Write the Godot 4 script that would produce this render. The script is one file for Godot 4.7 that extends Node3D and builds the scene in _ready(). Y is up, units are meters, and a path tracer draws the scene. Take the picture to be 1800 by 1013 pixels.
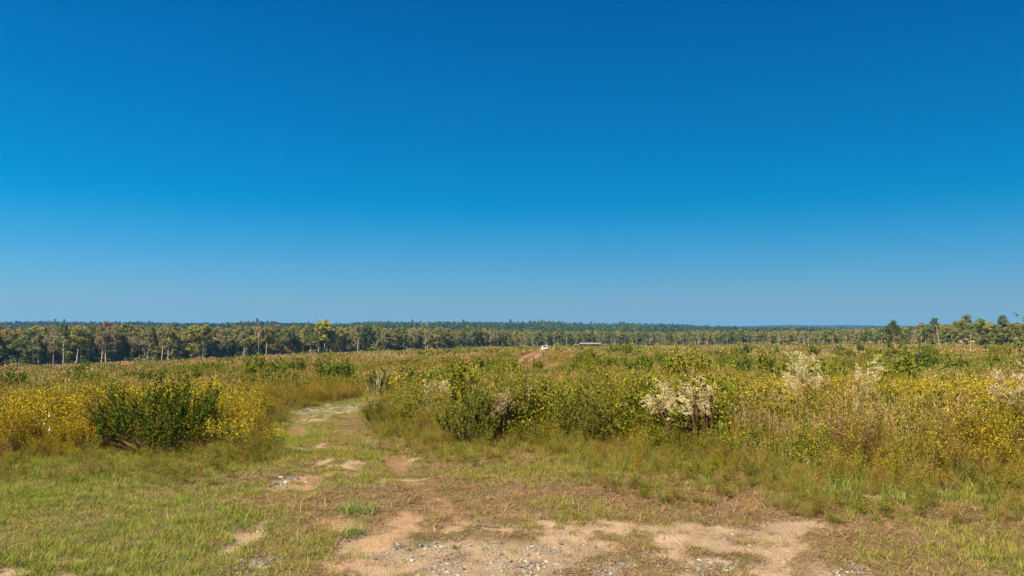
extends Node3D
# A rough clear-cut meadow with a two-rut dirt track, a wood at its far edge and pine hills beyond.
# Distances: d is metres in front of the camera (world z = -d), x is metres to the right.

const EYE := 2.1
const HD := [0.0, 7.0, 15.0, 25.0, 35.0, 60.0, 120.0, 200.0, 280.0, 400.0, 560.0, 700.0, 900.0, 1200.0, 1600.0, 2000.0, 2400.0, 2900.0, 3600.0, 4500.0, 5500.0, 6500.0, 9000.0]
const HH := [2.1, 2.15, 2.3, 2.75, 3.2, 4.0, 5.5, 6.9, 8.0, 10.6, 14.0, 16.3, 19.0, 20.0, 14.0, 4.0, -1.0, 3.0, 12.0, 8.0, -3.0, 5.0, 10.0]
const ROAD := [[0.9, 5.0], [0.1, 7.0], [-0.57, 8.0], [-1.5, 9.65], [-2.14, 11.6], [-3.17, 15.5], [-4.3, 19.0], [-5.45, 23.3], [-6.6, 28.5], [-6.95, 32.5], [-6.2, 38.0], [-4.8, 46.0], [-3.0, 60.0], [0.0, 90.0], [3.0, 130.0], [6.0, 180.0], [12.0, 280.0], [15.0, 330.0], [18.0, 420.0]]
const EDGE := [[-2.53, 17.9], [-1.06, 15.0], [0.94, 13.2], [3.2, 11.2], [4.7, 10.6], [7.4, 10.0], [30.0, 10.0]]
# bare patches: x, d, half width, half depth, soil: o orange clay, s sand, g gravel, w pale crushed stone
const PATCH := [[-3.20, 11.82, 0.48, 0.83, "o"], [-3.43, 12.13, 0.17, 0.41, "g"], [-1.23, 9.13, 0.58, 0.75, "o"], [-1.31, 8.06, 0.17, 0.57, "o"], [-1.49, 7.32, 0.19, 0.45, "o"], [-1.01, 7.92, 0.22, 0.22, "g"], [-0.38, 8.93, 0.38, 0.56, "s"], [0.32, 8.74, 0.39, 0.76, "s"], [0.96, 8.91, 0.33, 0.65, "s"], [1.76, 8.41, 0.39, 0.49, "s"], [2.53, 8.03, 0.48, 0.73, "s"], [0.55, 7.46, 0.82, 0.75, "g"], [0.43, 7.62, 0.16, 0.22, "g"], [0.91, 7.68, 0.10, 0.12, "o"], [-4.14, 7.91, 0.22, 0.27, "s"], [-2.81, 8.67, 0.29, 0.37, "s"], [-2.79, 7.98, 0.20, 0.28, "s"], [-3.56, 7.40, 0.13, 0.19, "s"], [-2.25, 7.56, 0.21, 0.35, "g"], [-4.47, 7.27, 0.15, 0.23, "s"], [-3.89, 7.04, 0.15, 0.17, "s"], [-4.01, 16.41, 0.52, 0.93, "s"], [-1.79, 14.24, 0.23, 0.50, "s"], [-7.40, 31.68, 1.01, 3.82, "w"], [-6.27, 32.21, 0.80, 7.63, "s"], [-6.21, 24.39, 0.69, 2.18, "s"], [1.73, 7.18, 0.31, 0.31, "g"], [3.05, 7.18, 0.31, 0.31, "g"], [1.78, 7.76, 0.41, 0.26, "s"], [3.45, 9.21, 0.33, 0.44, "s"], [4.80, 10.76, 0.23, 0.41, "s"], [-2.90, 13.44, 0.62, 0.79, "s"], [-1.60, 12.19, 0.39, 0.57, "s"], [0.11, 7.43, 0.95, 0.71, "g"], [-1.11, 7.11, 0.40, 0.39, "s"], [2.53, 7.16, 0.51, 0.44, "s"]]

var rng := RandomNumberGenerator.new()
var lut := PackedFloat32Array()
var road_lut := PackedFloat32Array()
var edge_lut := PackedFloat32Array()
var n_fine: FastNoiseLite
var n_mid: FastNoiseLite
var n_patch: FastNoiseLite
var n_patch2: FastNoiseLite
var n_big: FastNoiseLite
var taken := {}
var veg: StandardMaterial3D
var wood_mat: StandardMaterial3D
var soil_mat: StandardMaterial3D


class Maker:
	var v := PackedVector3Array()
	var n := PackedVector3Array()
	var c := PackedColorArray()

	func tri(a: Vector3, b: Vector3, d: Vector3, col: Color) -> void:
		var m := (d - a).cross(b - a).normalized()
		v.append(a); v.append(b); v.append(d)
		n.append(m); n.append(m); n.append(m)
		c.append(col); c.append(col); c.append(col)

	func quad(a: Vector3, b: Vector3, d: Vector3, e: Vector3, col: Color) -> void:
		tri(a, b, d, col)
		tri(a, d, e, col)

	# a pointed leaf folded a little along its midrib
	func leaf(p: Vector3, dir: Vector3, side: Vector3, l: float, w: float, col: Color) -> void:
		var up := side.cross(dir)
		var q := p + dir * (l * 0.42) + up * (w * 0.16)
		var s := side * (w * 0.5)
		var t := p + dir * l
		tri(p, q - s, t, col)
		tri(p, t, q + s, col)

	# a blade that leans over under its own weight
	func blade(p: Vector3, dir: Vector3, l: float, w: float, droop: float, c0: Color, c1: Color, segs: int) -> void:
		var side := dir.cross(Vector3.UP)
		side = side.normalized() if side.length() > 0.05 else Vector3.RIGHT
		var a := p
		var dd := dir
		for i in segs:
			var t := float(i + 1) / segs
			dd = (dd + Vector3.DOWN * droop / segs).normalized()
			var b := a + dd * (l / segs)
			var w0 := w * 0.5 * (1.0 - 0.75 * float(i) / segs)
			var w1 := w * 0.5 * (1.0 - 0.75 * t)
			var col := c0.lerp(c1, t)
			if i == segs - 1:
				tri(a - side * w0, b, a + side * w0, col)
			else:
				quad(a - side * w0, b - side * w1, b + side * w1, a + side * w0, col)
			a = b

	func tube(a: Vector3, b: Vector3, r0: float, r1: float, col: Color, sides := 4) -> void:
		var d := (b - a).normalized()
		var s := d.cross(Vector3.RIGHT if absf(d.x) < 0.8 else Vector3.FORWARD).normalized()
		var t := d.cross(s)
		for i in sides:
			var u := TAU * i / sides
			var w := TAU * (i + 1) / sides
			var e := s * cos(u) + t * sin(u)
			var f := s * cos(w) + t * sin(w)
			quad(a + e * r0, b + e * r1, b + f * r1, a + f * r0, col)

	func box(lo: Vector3, hi: Vector3, col: Color) -> void:
		var p := []
		for i in 8:
			p.append(Vector3(hi.x if i & 1 else lo.x, hi.y if i & 2 else lo.y, hi.z if i & 4 else lo.z))
		for f in [[0, 2, 3, 1], [4, 5, 7, 6], [0, 4, 6, 2], [1, 3, 7, 5], [2, 6, 7, 3], [0, 1, 5, 4]]:
			quad(p[f[0]], p[f[3]], p[f[2]], p[f[1]], col)

	func mesh(mat: Material) -> ArrayMesh:
		var a := []
		a.resize(Mesh.ARRAY_MAX)
		a[Mesh.ARRAY_VERTEX] = v
		a[Mesh.ARRAY_NORMAL] = n
		a[Mesh.ARRAY_COLOR] = c
		var m := ArrayMesh.new()
		m.add_surface_from_arrays(Mesh.PRIMITIVE_TRIANGLES, a)
		m.surface_set_material(0, mat)
		return m


class Bag:
	var mesh: Mesh
	var t: Array[Transform3D] = []
	var c: Array[Color] = []


# ------------------------------------------------------------------ small helpers

func rr(a: float, b: float) -> float:
	return rng.randf_range(a, b)

func pick(a: Array):
	return a[rng.randi() % a.size()]

func srgb(r: float, g: float, b: float) -> Color:
	return Color(r / 255.0, g / 255.0, b / 255.0).srgb_to_linear()

func lin(r: float, g: float, b: float) -> Color:
	return Color(r, g, b)

func vary(c: Color, amount: float) -> Color:
	var k := 1.0 + rr(-amount, amount)
	var h := rr(-amount, amount) * 0.4
	return Color(c.r * k * (1.0 + h), c.g * k, c.b * k * (1.0 - h))

func tilt(most: float) -> Vector3:
	var a := rr(0, TAU)
	var b := most * sqrt(rng.randf())
	return Vector3(cos(a) * sin(b), cos(b), sin(a) * sin(b))

func anydir() -> Vector3:
	var z := rr(-1, 1)
	var a := rr(0, TAU)
	var r := sqrt(1.0 - z * z)
	return Vector3(r * cos(a), z, r * sin(a))

func across(d: Vector3) -> Vector3:
	var s := d.cross(anydir())
	return s.normalized() if s.length() > 0.01 else Vector3.RIGHT

func noise(seed_: int, period: float, octaves := 3) -> FastNoiseLite:
	var f := FastNoiseLite.new()
	f.noise_type = FastNoiseLite.TYPE_SIMPLEX_SMOOTH
	f.seed = seed_
	f.frequency = 1.0 / period
	f.fractal_octaves = octaves
	return f

func numbered(called: String) -> String:
	var k: int = taken.get(called, 0)
	taken[called] = k + 1
	return called if k == 0 else "%s_%03d" % [called, k]

func tag(o: Node, label: String, category: String, group := "") -> void:
	o.set_meta("label", label)
	o.set_meta("category", category)
	if group:
		o.set_meta("group", group)

func thing(called: String, label: String, category: String, at: Vector3, turn := 0.0, scale_ := 1.0, group := "") -> Node3D:
	var o := Node3D.new()
	o.name = numbered(called)
	add_child(o)
	o.position = at
	o.rotation.y = turn
	o.scale = Vector3.ONE * scale_
	tag(o, label, category, group)
	return o

func part(called: String, mesh: Mesh, parent: Node) -> MeshInstance3D:
	var o := MeshInstance3D.new()
	o.name = called
	o.mesh = mesh
	parent.add_child(o, true)
	return o

func stuff(called: String, bags: Array, parent: Node = null) -> void:
	for b in bags:
		if b.t.is_empty():
			continue
		var m := MultiMesh.new()
		m.transform_format = MultiMesh.TRANSFORM_3D
		m.use_colors = true
		m.mesh = b.mesh
		m.instance_count = b.t.size()
		for i in b.t.size():
			m.set_instance_transform(i, b.t[i])
			m.set_instance_color(i, b.c[i])
		var o := MultiMeshInstance3D.new()
		o.name = called
		o.multimesh = m
		o.set_meta("kind", "stuff")
		if parent:
			parent.add_child(o, true)
		else:
			o.name = numbered(called)
			add_child(o)

func stuff_root(called: String, label: String, category: String) -> Node3D:
	var o := Node3D.new()
	o.name = numbered(called)
	add_child(o)
	o.set_meta("kind", "stuff")
	tag(o, label, category)
	return o

func bags_of(meshes: Array) -> Array:
	var out := []
	for m in meshes:
		var b := Bag.new()
		b.mesh = m
		out.append(b)
	return out

func drop_in(b: Bag, at: Vector3, s: Vector3, col: Color, lean := 0.12) -> void:
	var basis := Basis(Vector3.UP, rr(0, TAU)).scaled(s)
	if lean > 0.0:
		basis = Basis(Vector3(rr(-1, 1), 0, rr(-1, 1)).normalized(), rr(-lean, lean)) * basis
	b.t.append(Transform3D(basis, at))
	b.c.append(col)

# ------------------------------------------------------------------ the lie of the land

func make_luts() -> void:
	for i in 2000:
		var d := pow(i / 20.0, 2.0)
		var k := 0
		while k < HD.size() - 2 and HD[k + 1] < d:
			k += 1
		var pre: int = maxi(k - 1, 0)
		var post: int = mini(k + 2, HD.size() - 1)
		var t: float = (d - HD[k]) / (HD[k + 1] - HD[k])
		var v: float
		if k == 0 or k >= HD.size() - 2:
			v = lerpf(HH[k], HH[k + 1], clampf(t, 0, 1))
		else:
			v = cubic_interpolate_in_time(HH[k], HH[k + 1], HH[pre], HH[post], t, HD[k + 1] - HD[k], HD[pre] - HD[k], HD[post] - HD[k])
		lut.append(v)
	for i in 2200:
		var d := i * 0.2
		road_lut.append(along(ROAD, d, 1, 0))
	for i in 800:
		edge_lut.append(along(EDGE, -10.0 + i * 0.05, 0, 1))

func along(t: Array, q: float, key: int, val: int) -> float:
	var k := 0
	while k < t.size() - 2 and t[k + 1][key] < q:
		k += 1
	var u: float = clampf((q - t[k][key]) / (t[k + 1][key] - t[k][key]), 0, 1)
	return lerpf(t[k][val], t[k + 1][val], u)

func road_x(d: float) -> float:
	return road_lut[clampi(int(d * 5.0), 0, 2199)]

func edge_d(x: float) -> float:
	return edge_lut[clampi(int((x + 10.0) * 20.0), 0, 799)]

func lie(x: float, z: float) -> float:
	var d := maxf(-z, 0.0)
	var i := sqrt(d) * 20.0
	var k := mini(int(i), 1998)
	var h := lerpf(lut[k], lut[k + 1], i - k)
	var y := EYE - h
	var fade := 1.0 - smoothstep(650.0, 1300.0, d)
	if x < 0.0:
		var q := minf(-x, 380.0)
		y -= 0.043 * q * q / (q + 25.0) * fade * smoothstep(4.0, 40.0, d)
	else:
		y += 0.006 * minf(x, 300.0) * fade * smoothstep(10.0, 60.0, d)
	if d > 45.0:
		y += n_big.get_noise_2d(x, z) * 0.9 * smoothstep(45.0, 140.0, d)
	if d > 90.0 and d < 400.0:
		# the far stretch of the track runs along a slight rise
		var q := (x - road_x(d)) / 7.0
		if absf(q) < 3.0:
			y += 0.6 * exp(-q * q) * smoothstep(95.0, 140.0, d) * (1.0 - smoothstep(290.0, 390.0, d))
	if d > 1000.0:
		var far := smoothstep(1100.0, 1700.0, d)
		y += n_big.get_noise_2d(x * 0.11 + 40.0, z * 0.11) * 9.0 * far
		y -= smoothstep(180.0, 900.0, x) * 15.0 * far * (1.0 - smoothstep(3300.0, 4300.0, d))
	return y

# how bare the soil is here and of what colour; returns [bare 0..1, colour, gravel 0..1]
func soil(x: float, d: float) -> Array:
	var wx := n_mid.get_noise_2d(x * 1.3, d * 1.3) * 0.7 + n_fine.get_noise_2d(x, d) * 0.3
	var wd := n_mid.get_noise_2d(x * 1.3 + 70.0, d * 1.3) * 0.9 + n_fine.get_noise_2d(x + 30.0, d) * 0.45
	var bare := 0.0
	var gravel := 0.0
	var col := lin(0.0, 0.0, 0.0)
	var sum := 0.0
	if d < 44.0:
		for p in PATCH:
			var ax: float = absf(x - p[0])
			var ad: float = absf(d - p[1])
			if ax > p[2] * 1.5 + 0.7 or ad > p[3] * 1.5 + 0.9:
				continue
			var ex: float = (x + wx * minf(1.0, p[2] * 1.6) - p[0]) / (p[2] * 1.08)
			var ed: float = (d + wd * minf(1.0, p[3] * 1.3) - p[1]) / (p[3] * 1.08)
			var q := smoothstep(1.25, 0.55, sqrt(ex * ex + ed * ed))
			if q <= 0.0:
				continue
			q *= clampf(0.72 + 1.9 * n_fine.get_noise_2d(x * 0.8 + 90.0, d * 0.45), 0.05, 1.0)
			if p[1] > 13.0 and p[1] < 23.0:
				q *= 0.62
			var c := lin(0.40, 0.285, 0.19)
			if p[4] == "o":
				c = lin(0.42, 0.265, 0.155)
			elif p[4] == "w":
				c = lin(0.36, 0.30, 0.24)
			elif p[4] == "g":
				c = lin(0.23, 0.185, 0.135)
				gravel = maxf(gravel, q)
				q *= 0.75
			col += c * q
			sum += q
			bare = maxf(bare, q)
	# the ruts themselves are thinly grown
	var rx := absf(x - road_x(d))
	var rut := 1.0 - smoothstep(0.12, 0.42, absf(rx - 0.78))
	if d > 9.0:
		var k := rut * (0.38 + 0.9 * n_mid.get_noise_2d(x * 0.8, d * 0.45 + 9.0))
		if d > 100.0:
			k = rut * 1.3
		k = clampf(k, 0.0, 1.0) * 0.85
		if k > 0.02:
			col += lin(0.26, 0.155, 0.09) * k
			sum += k
			bare = maxf(bare, k)
	# worn forecourt in front of the track
	if d < 10.5:
		var f := smoothstep(10.3, 8.6, d + wd) * smoothstep(-2.6, -1.3, x + wx) * smoothstep(4.9, 3.2, x + wx)
		var k := f * clampf(0.25 + 1.5 * n_mid.get_noise_2d(x * 1.3 + 11.0, d * 1.0), 0.0, 0.8)
		if k > 0.02:
			col += lin(0.36, 0.255, 0.17) * k
			sum += k
			bare = maxf(bare, k)
	if sum > 0.0:
		col = Color(col.r / sum, col.g / sum, col.b / sum)
	return [bare, col, gravel]

# 0 on the mown verge and track, 1 in the full-height meadow
func meadow(x: float, d: float) -> float:
	var w := n_mid.get_noise_2d(x * 0.6, d * 0.6 + 50.0)
	var rd := x - road_x(d)
	var m: float
	if rd < 0.0:
		m = minf((d - 13.6 + w * 1.6) / 2.6, (-rd - 1.2 + w * 0.5) / 1.3)
	else:
		m = minf((d - edge_d(x) + w * 1.6 + 0.3) / 5.0, (rd - 1.15 + w * 0.5) / 1.6)
	return clampf(m, 0.0, 1.0)

func ground_y(x: float, z: float) -> float:
	var y := lie(x, z)
	var d := -z
	if d > 3.0 and d < 45.0:
		y += n_fine.get_noise_2d(x, z) * 0.022 + n_mid.get_noise_2d(x, z) * 0.05
		var rx := absf(x - road_x(d))
		y -= 0.055 * (1.0 - smoothstep(0.1, 0.5, absf(rx - 0.78))) * smoothstep(8.5, 11.0, d)
	return y

func on_ground(x: float, d: float) -> Vector3:
	return Vector3(x, ground_y(x, -d), -d)

# ------------------------------------------------------------------ the ground

func build_ground() -> void:
	var rings := PackedFloat32Array([0.0, 1.5, 3.0, 4.5, 5.5])
	var r := 6.2
	while r < 7500.0:
		rings.append(r)
		if r < 17.0:
			r += 0.055
		elif r < 45.0:
			r += 0.055 + (r - 17.0) * 0.011
		else:
			r *= 1.032
	rings.append(9000.0)
	var angs := PackedFloat32Array()
	var fine := 440
	for i in fine + 1:
		angs.append(lerpf(-0.68, 0.68, float(i) / fine))
	for i in range(1, 49):
		angs.append(0.68 + (TAU - 1.36) * i / 49.0)
	var nc := angs.size()
	var nr := rings.size()
	var pos := PackedVector3Array()
	var col := PackedColorArray()
	var bare := PackedFloat32Array()
	for j in nr:
		for i in nc:
			var x := rings[j] * sin(angs[i])
			var z := -rings[j] * cos(angs[i])
			var d := -z
			var y := ground_y(x, z)
			var g := n_patch.get_noise_2d(x, z)
			var g2 := n_mid.get_noise_2d(x * 1.4, z * 1.4 + 5.0)
			var c := lin(0.15, 0.115, 0.055).lerp(lin(0.12, 0.12, 0.045), clampf(0.5 + g * 1.2, 0, 1))
			c = c.lerp(lin(0.215, 0.14, 0.082), clampf(0.35 + g2 * 1.3, 0, 1))
			var b := 0.0
			if d > 4.0 and d < 45.0:
				var s := soil(x, d)
				b = s[0]
				if b > 0.0:
					c = c.lerp(s[1], smoothstep(0.15, 0.75, b))
					y -= 0.03 * smoothstep(0.2, 0.7, b)
			elif d >= 45.0 and d < 420.0:
				var rx := absf(x - road_x(d))
				var rw := 1.0 - smoothstep(1.25, 1.7, rx)
				if rw > 0.0:
					var rut := 1.0 - smoothstep(0.2, 0.5, absf(rx - 0.85))
					c = c.lerp(lin(0.24, 0.10, 0.055).lerp(lin(0.40, 0.25, 0.155), rut), rw)
					b = rw
			elif d > 900.0:
				c = lin(0.05, 0.075, 0.035)
			pos.append(Vector3(x, y, z))
			col.append(c)
			bare.append(b)
	var nor := PackedVector3Array()
	nor.resize(pos.size())
	var idx := [PackedInt32Array(), PackedInt32Array()]
	for j in nr - 1:
		for i in nc:
			var i2 := (i + 1) % nc
			var a := j * nc + i
			var b := j * nc + i2
			var e := (j + 1) * nc + i
			var f := (j + 1) * nc + i2
			var d := rings[j] * cos(angs[i])
			var k := 0
			if d > 5.0 and d < 420.0:
				var mean := (bare[a] + bare[b] + bare[e] + bare[f]) * 0.25
				var rx := absf(rings[j] * sin(angs[i]) - road_x(d))
				if mean > 0.4 and (rx < 1.7 or d < 10.5):
					k = 1
			var t: PackedInt32Array = idx[k]
			t.append_array([a, e, b, b, e, f])
			idx[k] = t
			var m := (pos[b] - pos[a]).cross(pos[e] - pos[a])
			if m.y < 0.0:
				m = -m
			nor[a] += m; nor[b] += m; nor[e] += m; nor[f] += m
	for i in nor.size():
		nor[i] = nor[i].normalized() if nor[i].length() > 0.0 else Vector3.UP
	for k in 2:
		var arr := []
		arr.resize(Mesh.ARRAY_MAX)
		arr[Mesh.ARRAY_VERTEX] = pos
		arr[Mesh.ARRAY_NORMAL] = nor
		arr[Mesh.ARRAY_COLOR] = col
		arr[Mesh.ARRAY_INDEX] = idx[k]
		var m := ArrayMesh.new()
		m.add_surface_from_arrays(Mesh.PRIMITIVE_TRIANGLES, arr)
		m.surface_set_material(0, soil_mat)
		var o := MeshInstance3D.new()
		o.name = ["ground", "dirt_track"][k]
		o.mesh = m
		o.set_meta("kind", "structure")
		o.set_meta("label", ["rolling meadow ground and the far hills", "bare clay and gravel of the two rut track"][k])
		add_child(o)

# ------------------------------------------------------------------ plants

# a herb of several thin stems with narrow leaves and small flower heads
func weed(q: Dictionary) -> ArrayMesh:
	var m := Maker.new()
	for s in int(q.stems):
		var p := Vector3(rr(-1, 1), 0, rr(-1, 1)) * float(q.get("base", 0.07))
		var dir := tilt(q.spread)
		var h := rr(q.h0, q.h1)
		var sc: Color = vary(q.stem, 0.2)
		m.blade(p, dir, h, q.sw, rr(0.0, q.get("droop", 0.25)), sc, sc, 3)
		var from: float = q.get("from", 0.1)
		for i in int(q.leaves):
			var t := lerpf(from, 1.0, rng.randf())
			var lp := p + dir * (h * t) + Vector3.DOWN * (0.10 * h * t * t)
			var out := (tilt(1.4) + Vector3(rr(-1, 1), rr(-0.1, 0.5), rr(-1, 1))).normalized()
			var off := out * rr(0.0, float(q.get("bush", 0.06)))
			var k := rr(0.6, 1.25)
			m.leaf(lp + off, out, across(out), float(q.ll) * k, float(q.lw) * k, vary(pick(q.leaf), 0.28))
		for i in int(q.get("flowers", 0)):
			var t := rr(q.get("ffrom", 0.72), 1.05)
			var lp := p + dir * (h * t) + Vector3.DOWN * (0.10 * h * t * t)
			var out := tilt(1.3)
			var fp := lp + out * rr(0.03, float(q.get("fbush", 0.14)))
			m.blade(lp, out, (fp - lp).length(), float(q.sw) * 0.6, 0.0, sc, sc, 1)
			var fd := tilt(0.9)
			var sd := across(fd)
			var fs: float = float(q.fs) * rr(0.7, 1.25)
			var fc: Color = vary(pick(q.flower), 0.2)
			var td := fd.cross(sd)
			m.quad(fp - sd * fs * 0.5, fp - td * fs * 0.5, fp + sd * fs * 0.5, fp + td * fs * 0.5, fc)
			m.tri(fp - fd * fs * 0.3, fp + (sd + td) * fs * 0.3, fp + fd * fs * 0.2, fc)
	return m.mesh(veg)

func tuft(q: Dictionary) -> ArrayMesh:
	var m := Maker.new()
	for s in int(q.blades):
		var p := Vector3(rr(-1, 1), 0, rr(-1, 1)) * float(q.base)
		p.y = rr(0.0, float(q.get("lift", 0.0)))
		var dir := tilt(q.spread)
		if q.has("flat"):
			dir = Vector3(rr(-1, 1), rr(0.0, q.flat), rr(-1, 1)).normalized()
		var c: Color = pick(q.col)
		m.blade(p, dir, rr(q.l0, q.l1), float(q.w) * rr(0.7, 1.3), rr(q.droop * 0.3, q.droop), vary(c, 0.15), vary(c * float(q.get("tip", 1.1)), 0.2), int(q.get("segs", 2)))
	for s in int(q.get("heads", 0)):
		# feathery seed head on a tall culm
		var dir := tilt(q.spread * 0.6)
		var l := rr(q.l1 * 0.9, q.l1 * 1.25)
		var c: Color = vary(pick(q.head), 0.15)
		m.blade(Vector3.ZERO, dir, l, 0.006, 0.2, c, c, 2)
		for i in int(q.get("head_leaves", 10)):
			var t := rr(0.6, 1.0)
			var out := (dir + anydir() * 0.6).normalized()
			m.leaf(dir * (l * t) + Vector3.DOWN * (0.1 * l * t * t), out, across(out), rr(0.04, 0.09), 0.012, vary(c, 0.2))
	return m.mesh(veg)

# returns [stems, foliage] of a shrub made of many leafy shoots
func shrub(shoots: int, h: float, w: float, ll: float, lw: float, per: int, cols: Array, stem: Color, side := 5) -> Array:
	var st := Maker.new()
	var fo := Maker.new()
	for s in shoots:
		var a := rr(0, TAU)
		var r := sqrt(rng.randf())
		var p := Vector3(cos(a), 0, sin(a)) * (r * w * 0.13)
		var top := Vector3(cos(a) * r * w * 0.5, h * (1.0 - 0.36 * r * r) * rr(0.6, 1.12), sin(a) * r * w * 0.5)
		var mid := p.lerp(top, 0.5) + Vector3(cos(a), -0.6, sin(a)) * (0.10 * w * r)
		var c := vary(stem, 0.2)
		st.tube(p, mid, 0.009, 0.006, c, 3)
		st.tube(mid, top, 0.006, 0.002, c, 3)
		var tips := [[mid, top, 1.0]]
		for b in side:
			var t := rr(0.35, 0.95)
			var q := p.lerp(mid, t * 2.0) if t < 0.5 else mid.lerp(top, t * 2.0 - 1.0)
			var e := q + ((top - mid).normalized() + anydir() * 0.75).normalized() * rr(0.12, 0.34) * h
			st.tube(q, e, 0.004, 0.0015, c, 3)
			tips.append([q, e, 0.6])
		for tp in tips:
			var q: Vector3 = tp[0]
			var e: Vector3 = tp[1]
			var ax := (e - q).normalized()
			for i in int(per * tp[2]):
				var t := rr(0.05, 1.03)
				var out := (ax * 0.55 + anydir()).normalized()
				var k := rr(0.6, 1.2) * (1.15 - 0.35 * t)
				fo.leaf(q.lerp(e, t), out, across(out), ll * k, lw * k, vary(pick(cols), 0.3))
	return [st.mesh(wood_mat), fo.mesh(veg)]

# a groundsel bush: upright reddish stems, thin green leaves, feathery cream plumes at the tops
func groundsel(stems: int, h: float, w: float, sprays: int, cream: Array, stemc: Color, leafy: int, lean := Vector3.ZERO, low := 0.6) -> Array:
	var st := Maker.new()
	var fo := Maker.new()
	var pl := Maker.new()
	for s in stems:
		var a := rr(0, TAU)
		var r := sqrt(rng.randf())
		var p := Vector3(cos(a), 0, sin(a)) * (r * w * 0.28)
		var top := Vector3(cos(a) * r * w * 0.5, h * rr(low, 1.0) * (1.0 - 0.2 * r), sin(a) * r * w * 0.4) + lean * rr(0.4, 1.2)
		var mid := p.lerp(top, 0.5) + Vector3(rr(-0.04, 0.04), 0, rr(-0.04, 0.04)) - lean * 0.2
		var c := vary(stemc, 0.25)
		st.tube(p, mid, 0.012, 0.008, c, 4)
		st.tube(mid, top, 0.008, 0.003, c, 3)
		for i in leafy:
			var t := rr(0.3, 0.95)
			var q := p.lerp(mid, t * 2.0) if t < 0.5 else mid.lerp(top, t * 2.0 - 1.0)
			var out := (anydir() + Vector3.UP * 0.4).normalized()
			fo.leaf(q + out * rr(0, 0.08), out, across(out), rr(0.03, 0.06), 0.014, vary(pick([lin(0.085, 0.105, 0.03), lin(0.12, 0.12, 0.035), lin(0.06, 0.085, 0.03)]), 0.3))
		for k in sprays:
			var q := mid.lerp(top, rr(0.45, 1.0))
			var ax := ((top - mid).normalized() * 0.7 + anydir() * 0.7 + Vector3.UP * 0.25 + lean * 5.0).normalized()
			var l := rr(0.12, 0.28)
			var cc: Color = vary(pick(cream), 0.12)
			st.tube(q, q + ax * l * 0.8, 0.003, 0.001, c, 3)
			for i in 34:
				var u := rr(0.1, 1.0)
				var e := q + ax * (l * u) + Vector3.DOWN * (0.06 * u * u) + anydir() * 0.022
				var out := (ax * 1.1 + anydir() * 0.8).normalized()
				pl.leaf(e, out, across(out), rr(0.02, 0.042), rr(0.007, 0.012), vary(cc, 0.14))
	return [st.mesh(wood_mat), fo.mesh(veg), pl.mesh(veg)]

# returns [trunk, crown]; kind: 0 tall clear trunk with a high crown, 1 full rounded crown, 2 pine, 3 thin half-bare
func tree(kind: int, h: float, bark: Color, leafs: int, leaf_size: float) -> Array:
	var tr := Maker.new()
	var cr := Maker.new()
	var r0: float = [0.0125, 0.012, 0.012, 0.010][kind] * h
	var bend := Vector3(rr(-0.05, 0.05), 0, rr(-0.05, 0.05)) * h
	var pts := []
	for i in 6:
		var t := i / 5.0
		pts.append(Vector3(0, h * 0.94 * t, 0) + bend * sin(t * 2.6) + Vector3(rr(-0.006, 0.006), 0, rr(-0.006, 0.006)) * h)
	for i in 5:
		tr.tube(pts[i], pts[i + 1], r0 * (1.05 - 0.19 * i), r0 * (1.05 - 0.19 * (i + 1)), vary(bark, 0.12), 6)
	var low: float = [0.44, 0.12, 0.40, 0.34][kind]
	var wide: float = [0.17, 0.25, 0.16, 0.16][kind] * h
	var n := [26, 34, 26, 22][kind] as int
	for k in n:
		var t := low + (1.0 - low) * pow(rng.randf(), 0.9)
		var i := clampi(int(t * 5.0), 0, 4)
		var q: Vector3 = (pts[i] as Vector3).lerp(pts[i + 1], clampf(t * 5.0 - i, 0.0, 1.0))
		var u := (t - low) / (1.0 - low)
		var reach := wide * (sin(clampf(0.18 + u * 0.84, 0, 1) * PI) * 0.85 + 0.2) * rr(0.5, 1.1)
		if kind == 2:
			reach = wide * (1.15 - u * 0.9) * rr(0.6, 1.1)
		var a := rr(0, TAU)
		var e := q + Vector3(cos(a) * reach, reach * rr(0.15, 0.75), sin(a) * reach)
		if kind == 2:
			e.y = q.y + reach * rr(-0.1, 0.3)
		tr.tube(q, e, r0 * 0.28, r0 * 0.07, vary(bark, 0.15), 4)
		if kind == 3:
			for b in 5:
				var f := e.lerp(q, rr(0.0, 0.6))
				tr.tube(f, f + (e - q).normalized() * reach * 0.5 + anydir() * reach * 0.45 + Vector3.UP * reach * 0.3, r0 * 0.10, r0 * 0.02, vary(bark, 0.2), 3)
		var rad := h * (0.075 if kind != 2 else 0.062) * rr(0.65, 1.35)
		var tone := 1.0 + rr(-0.14, 0.14)
		for l in int(leafs / n):
			var o := anydir()
			o.y *= 0.7 if kind != 2 else 0.5
			var c := e + o * rad * pow(rng.randf(), 0.4)
			var f := (o + anydir() * 0.9).normalized()
			var sd := across(f)
			var g := tone * (1.0 + rr(-0.25, 0.25))
			cr.leaf(c, sd, f.cross(sd), leaf_size * rr(0.6, 1.35), leaf_size * rr(0.5, 0.95), Color(g, g, g))
	return [tr.mesh(wood_mat), cr.mesh(veg)]

func joined(parts: Array, tint: Array, mat: Material) -> ArrayMesh:
	var m := Maker.new()
	for k in parts.size():
		var a: Array = parts[k].surface_get_arrays(0)
		m.v.append_array(a[Mesh.ARRAY_VERTEX])
		m.n.append_array(a[Mesh.ARRAY_NORMAL])
		for c in a[Mesh.ARRAY_COLOR]:
			m.c.append(c * tint[k])
	return m.mesh(mat)

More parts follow.
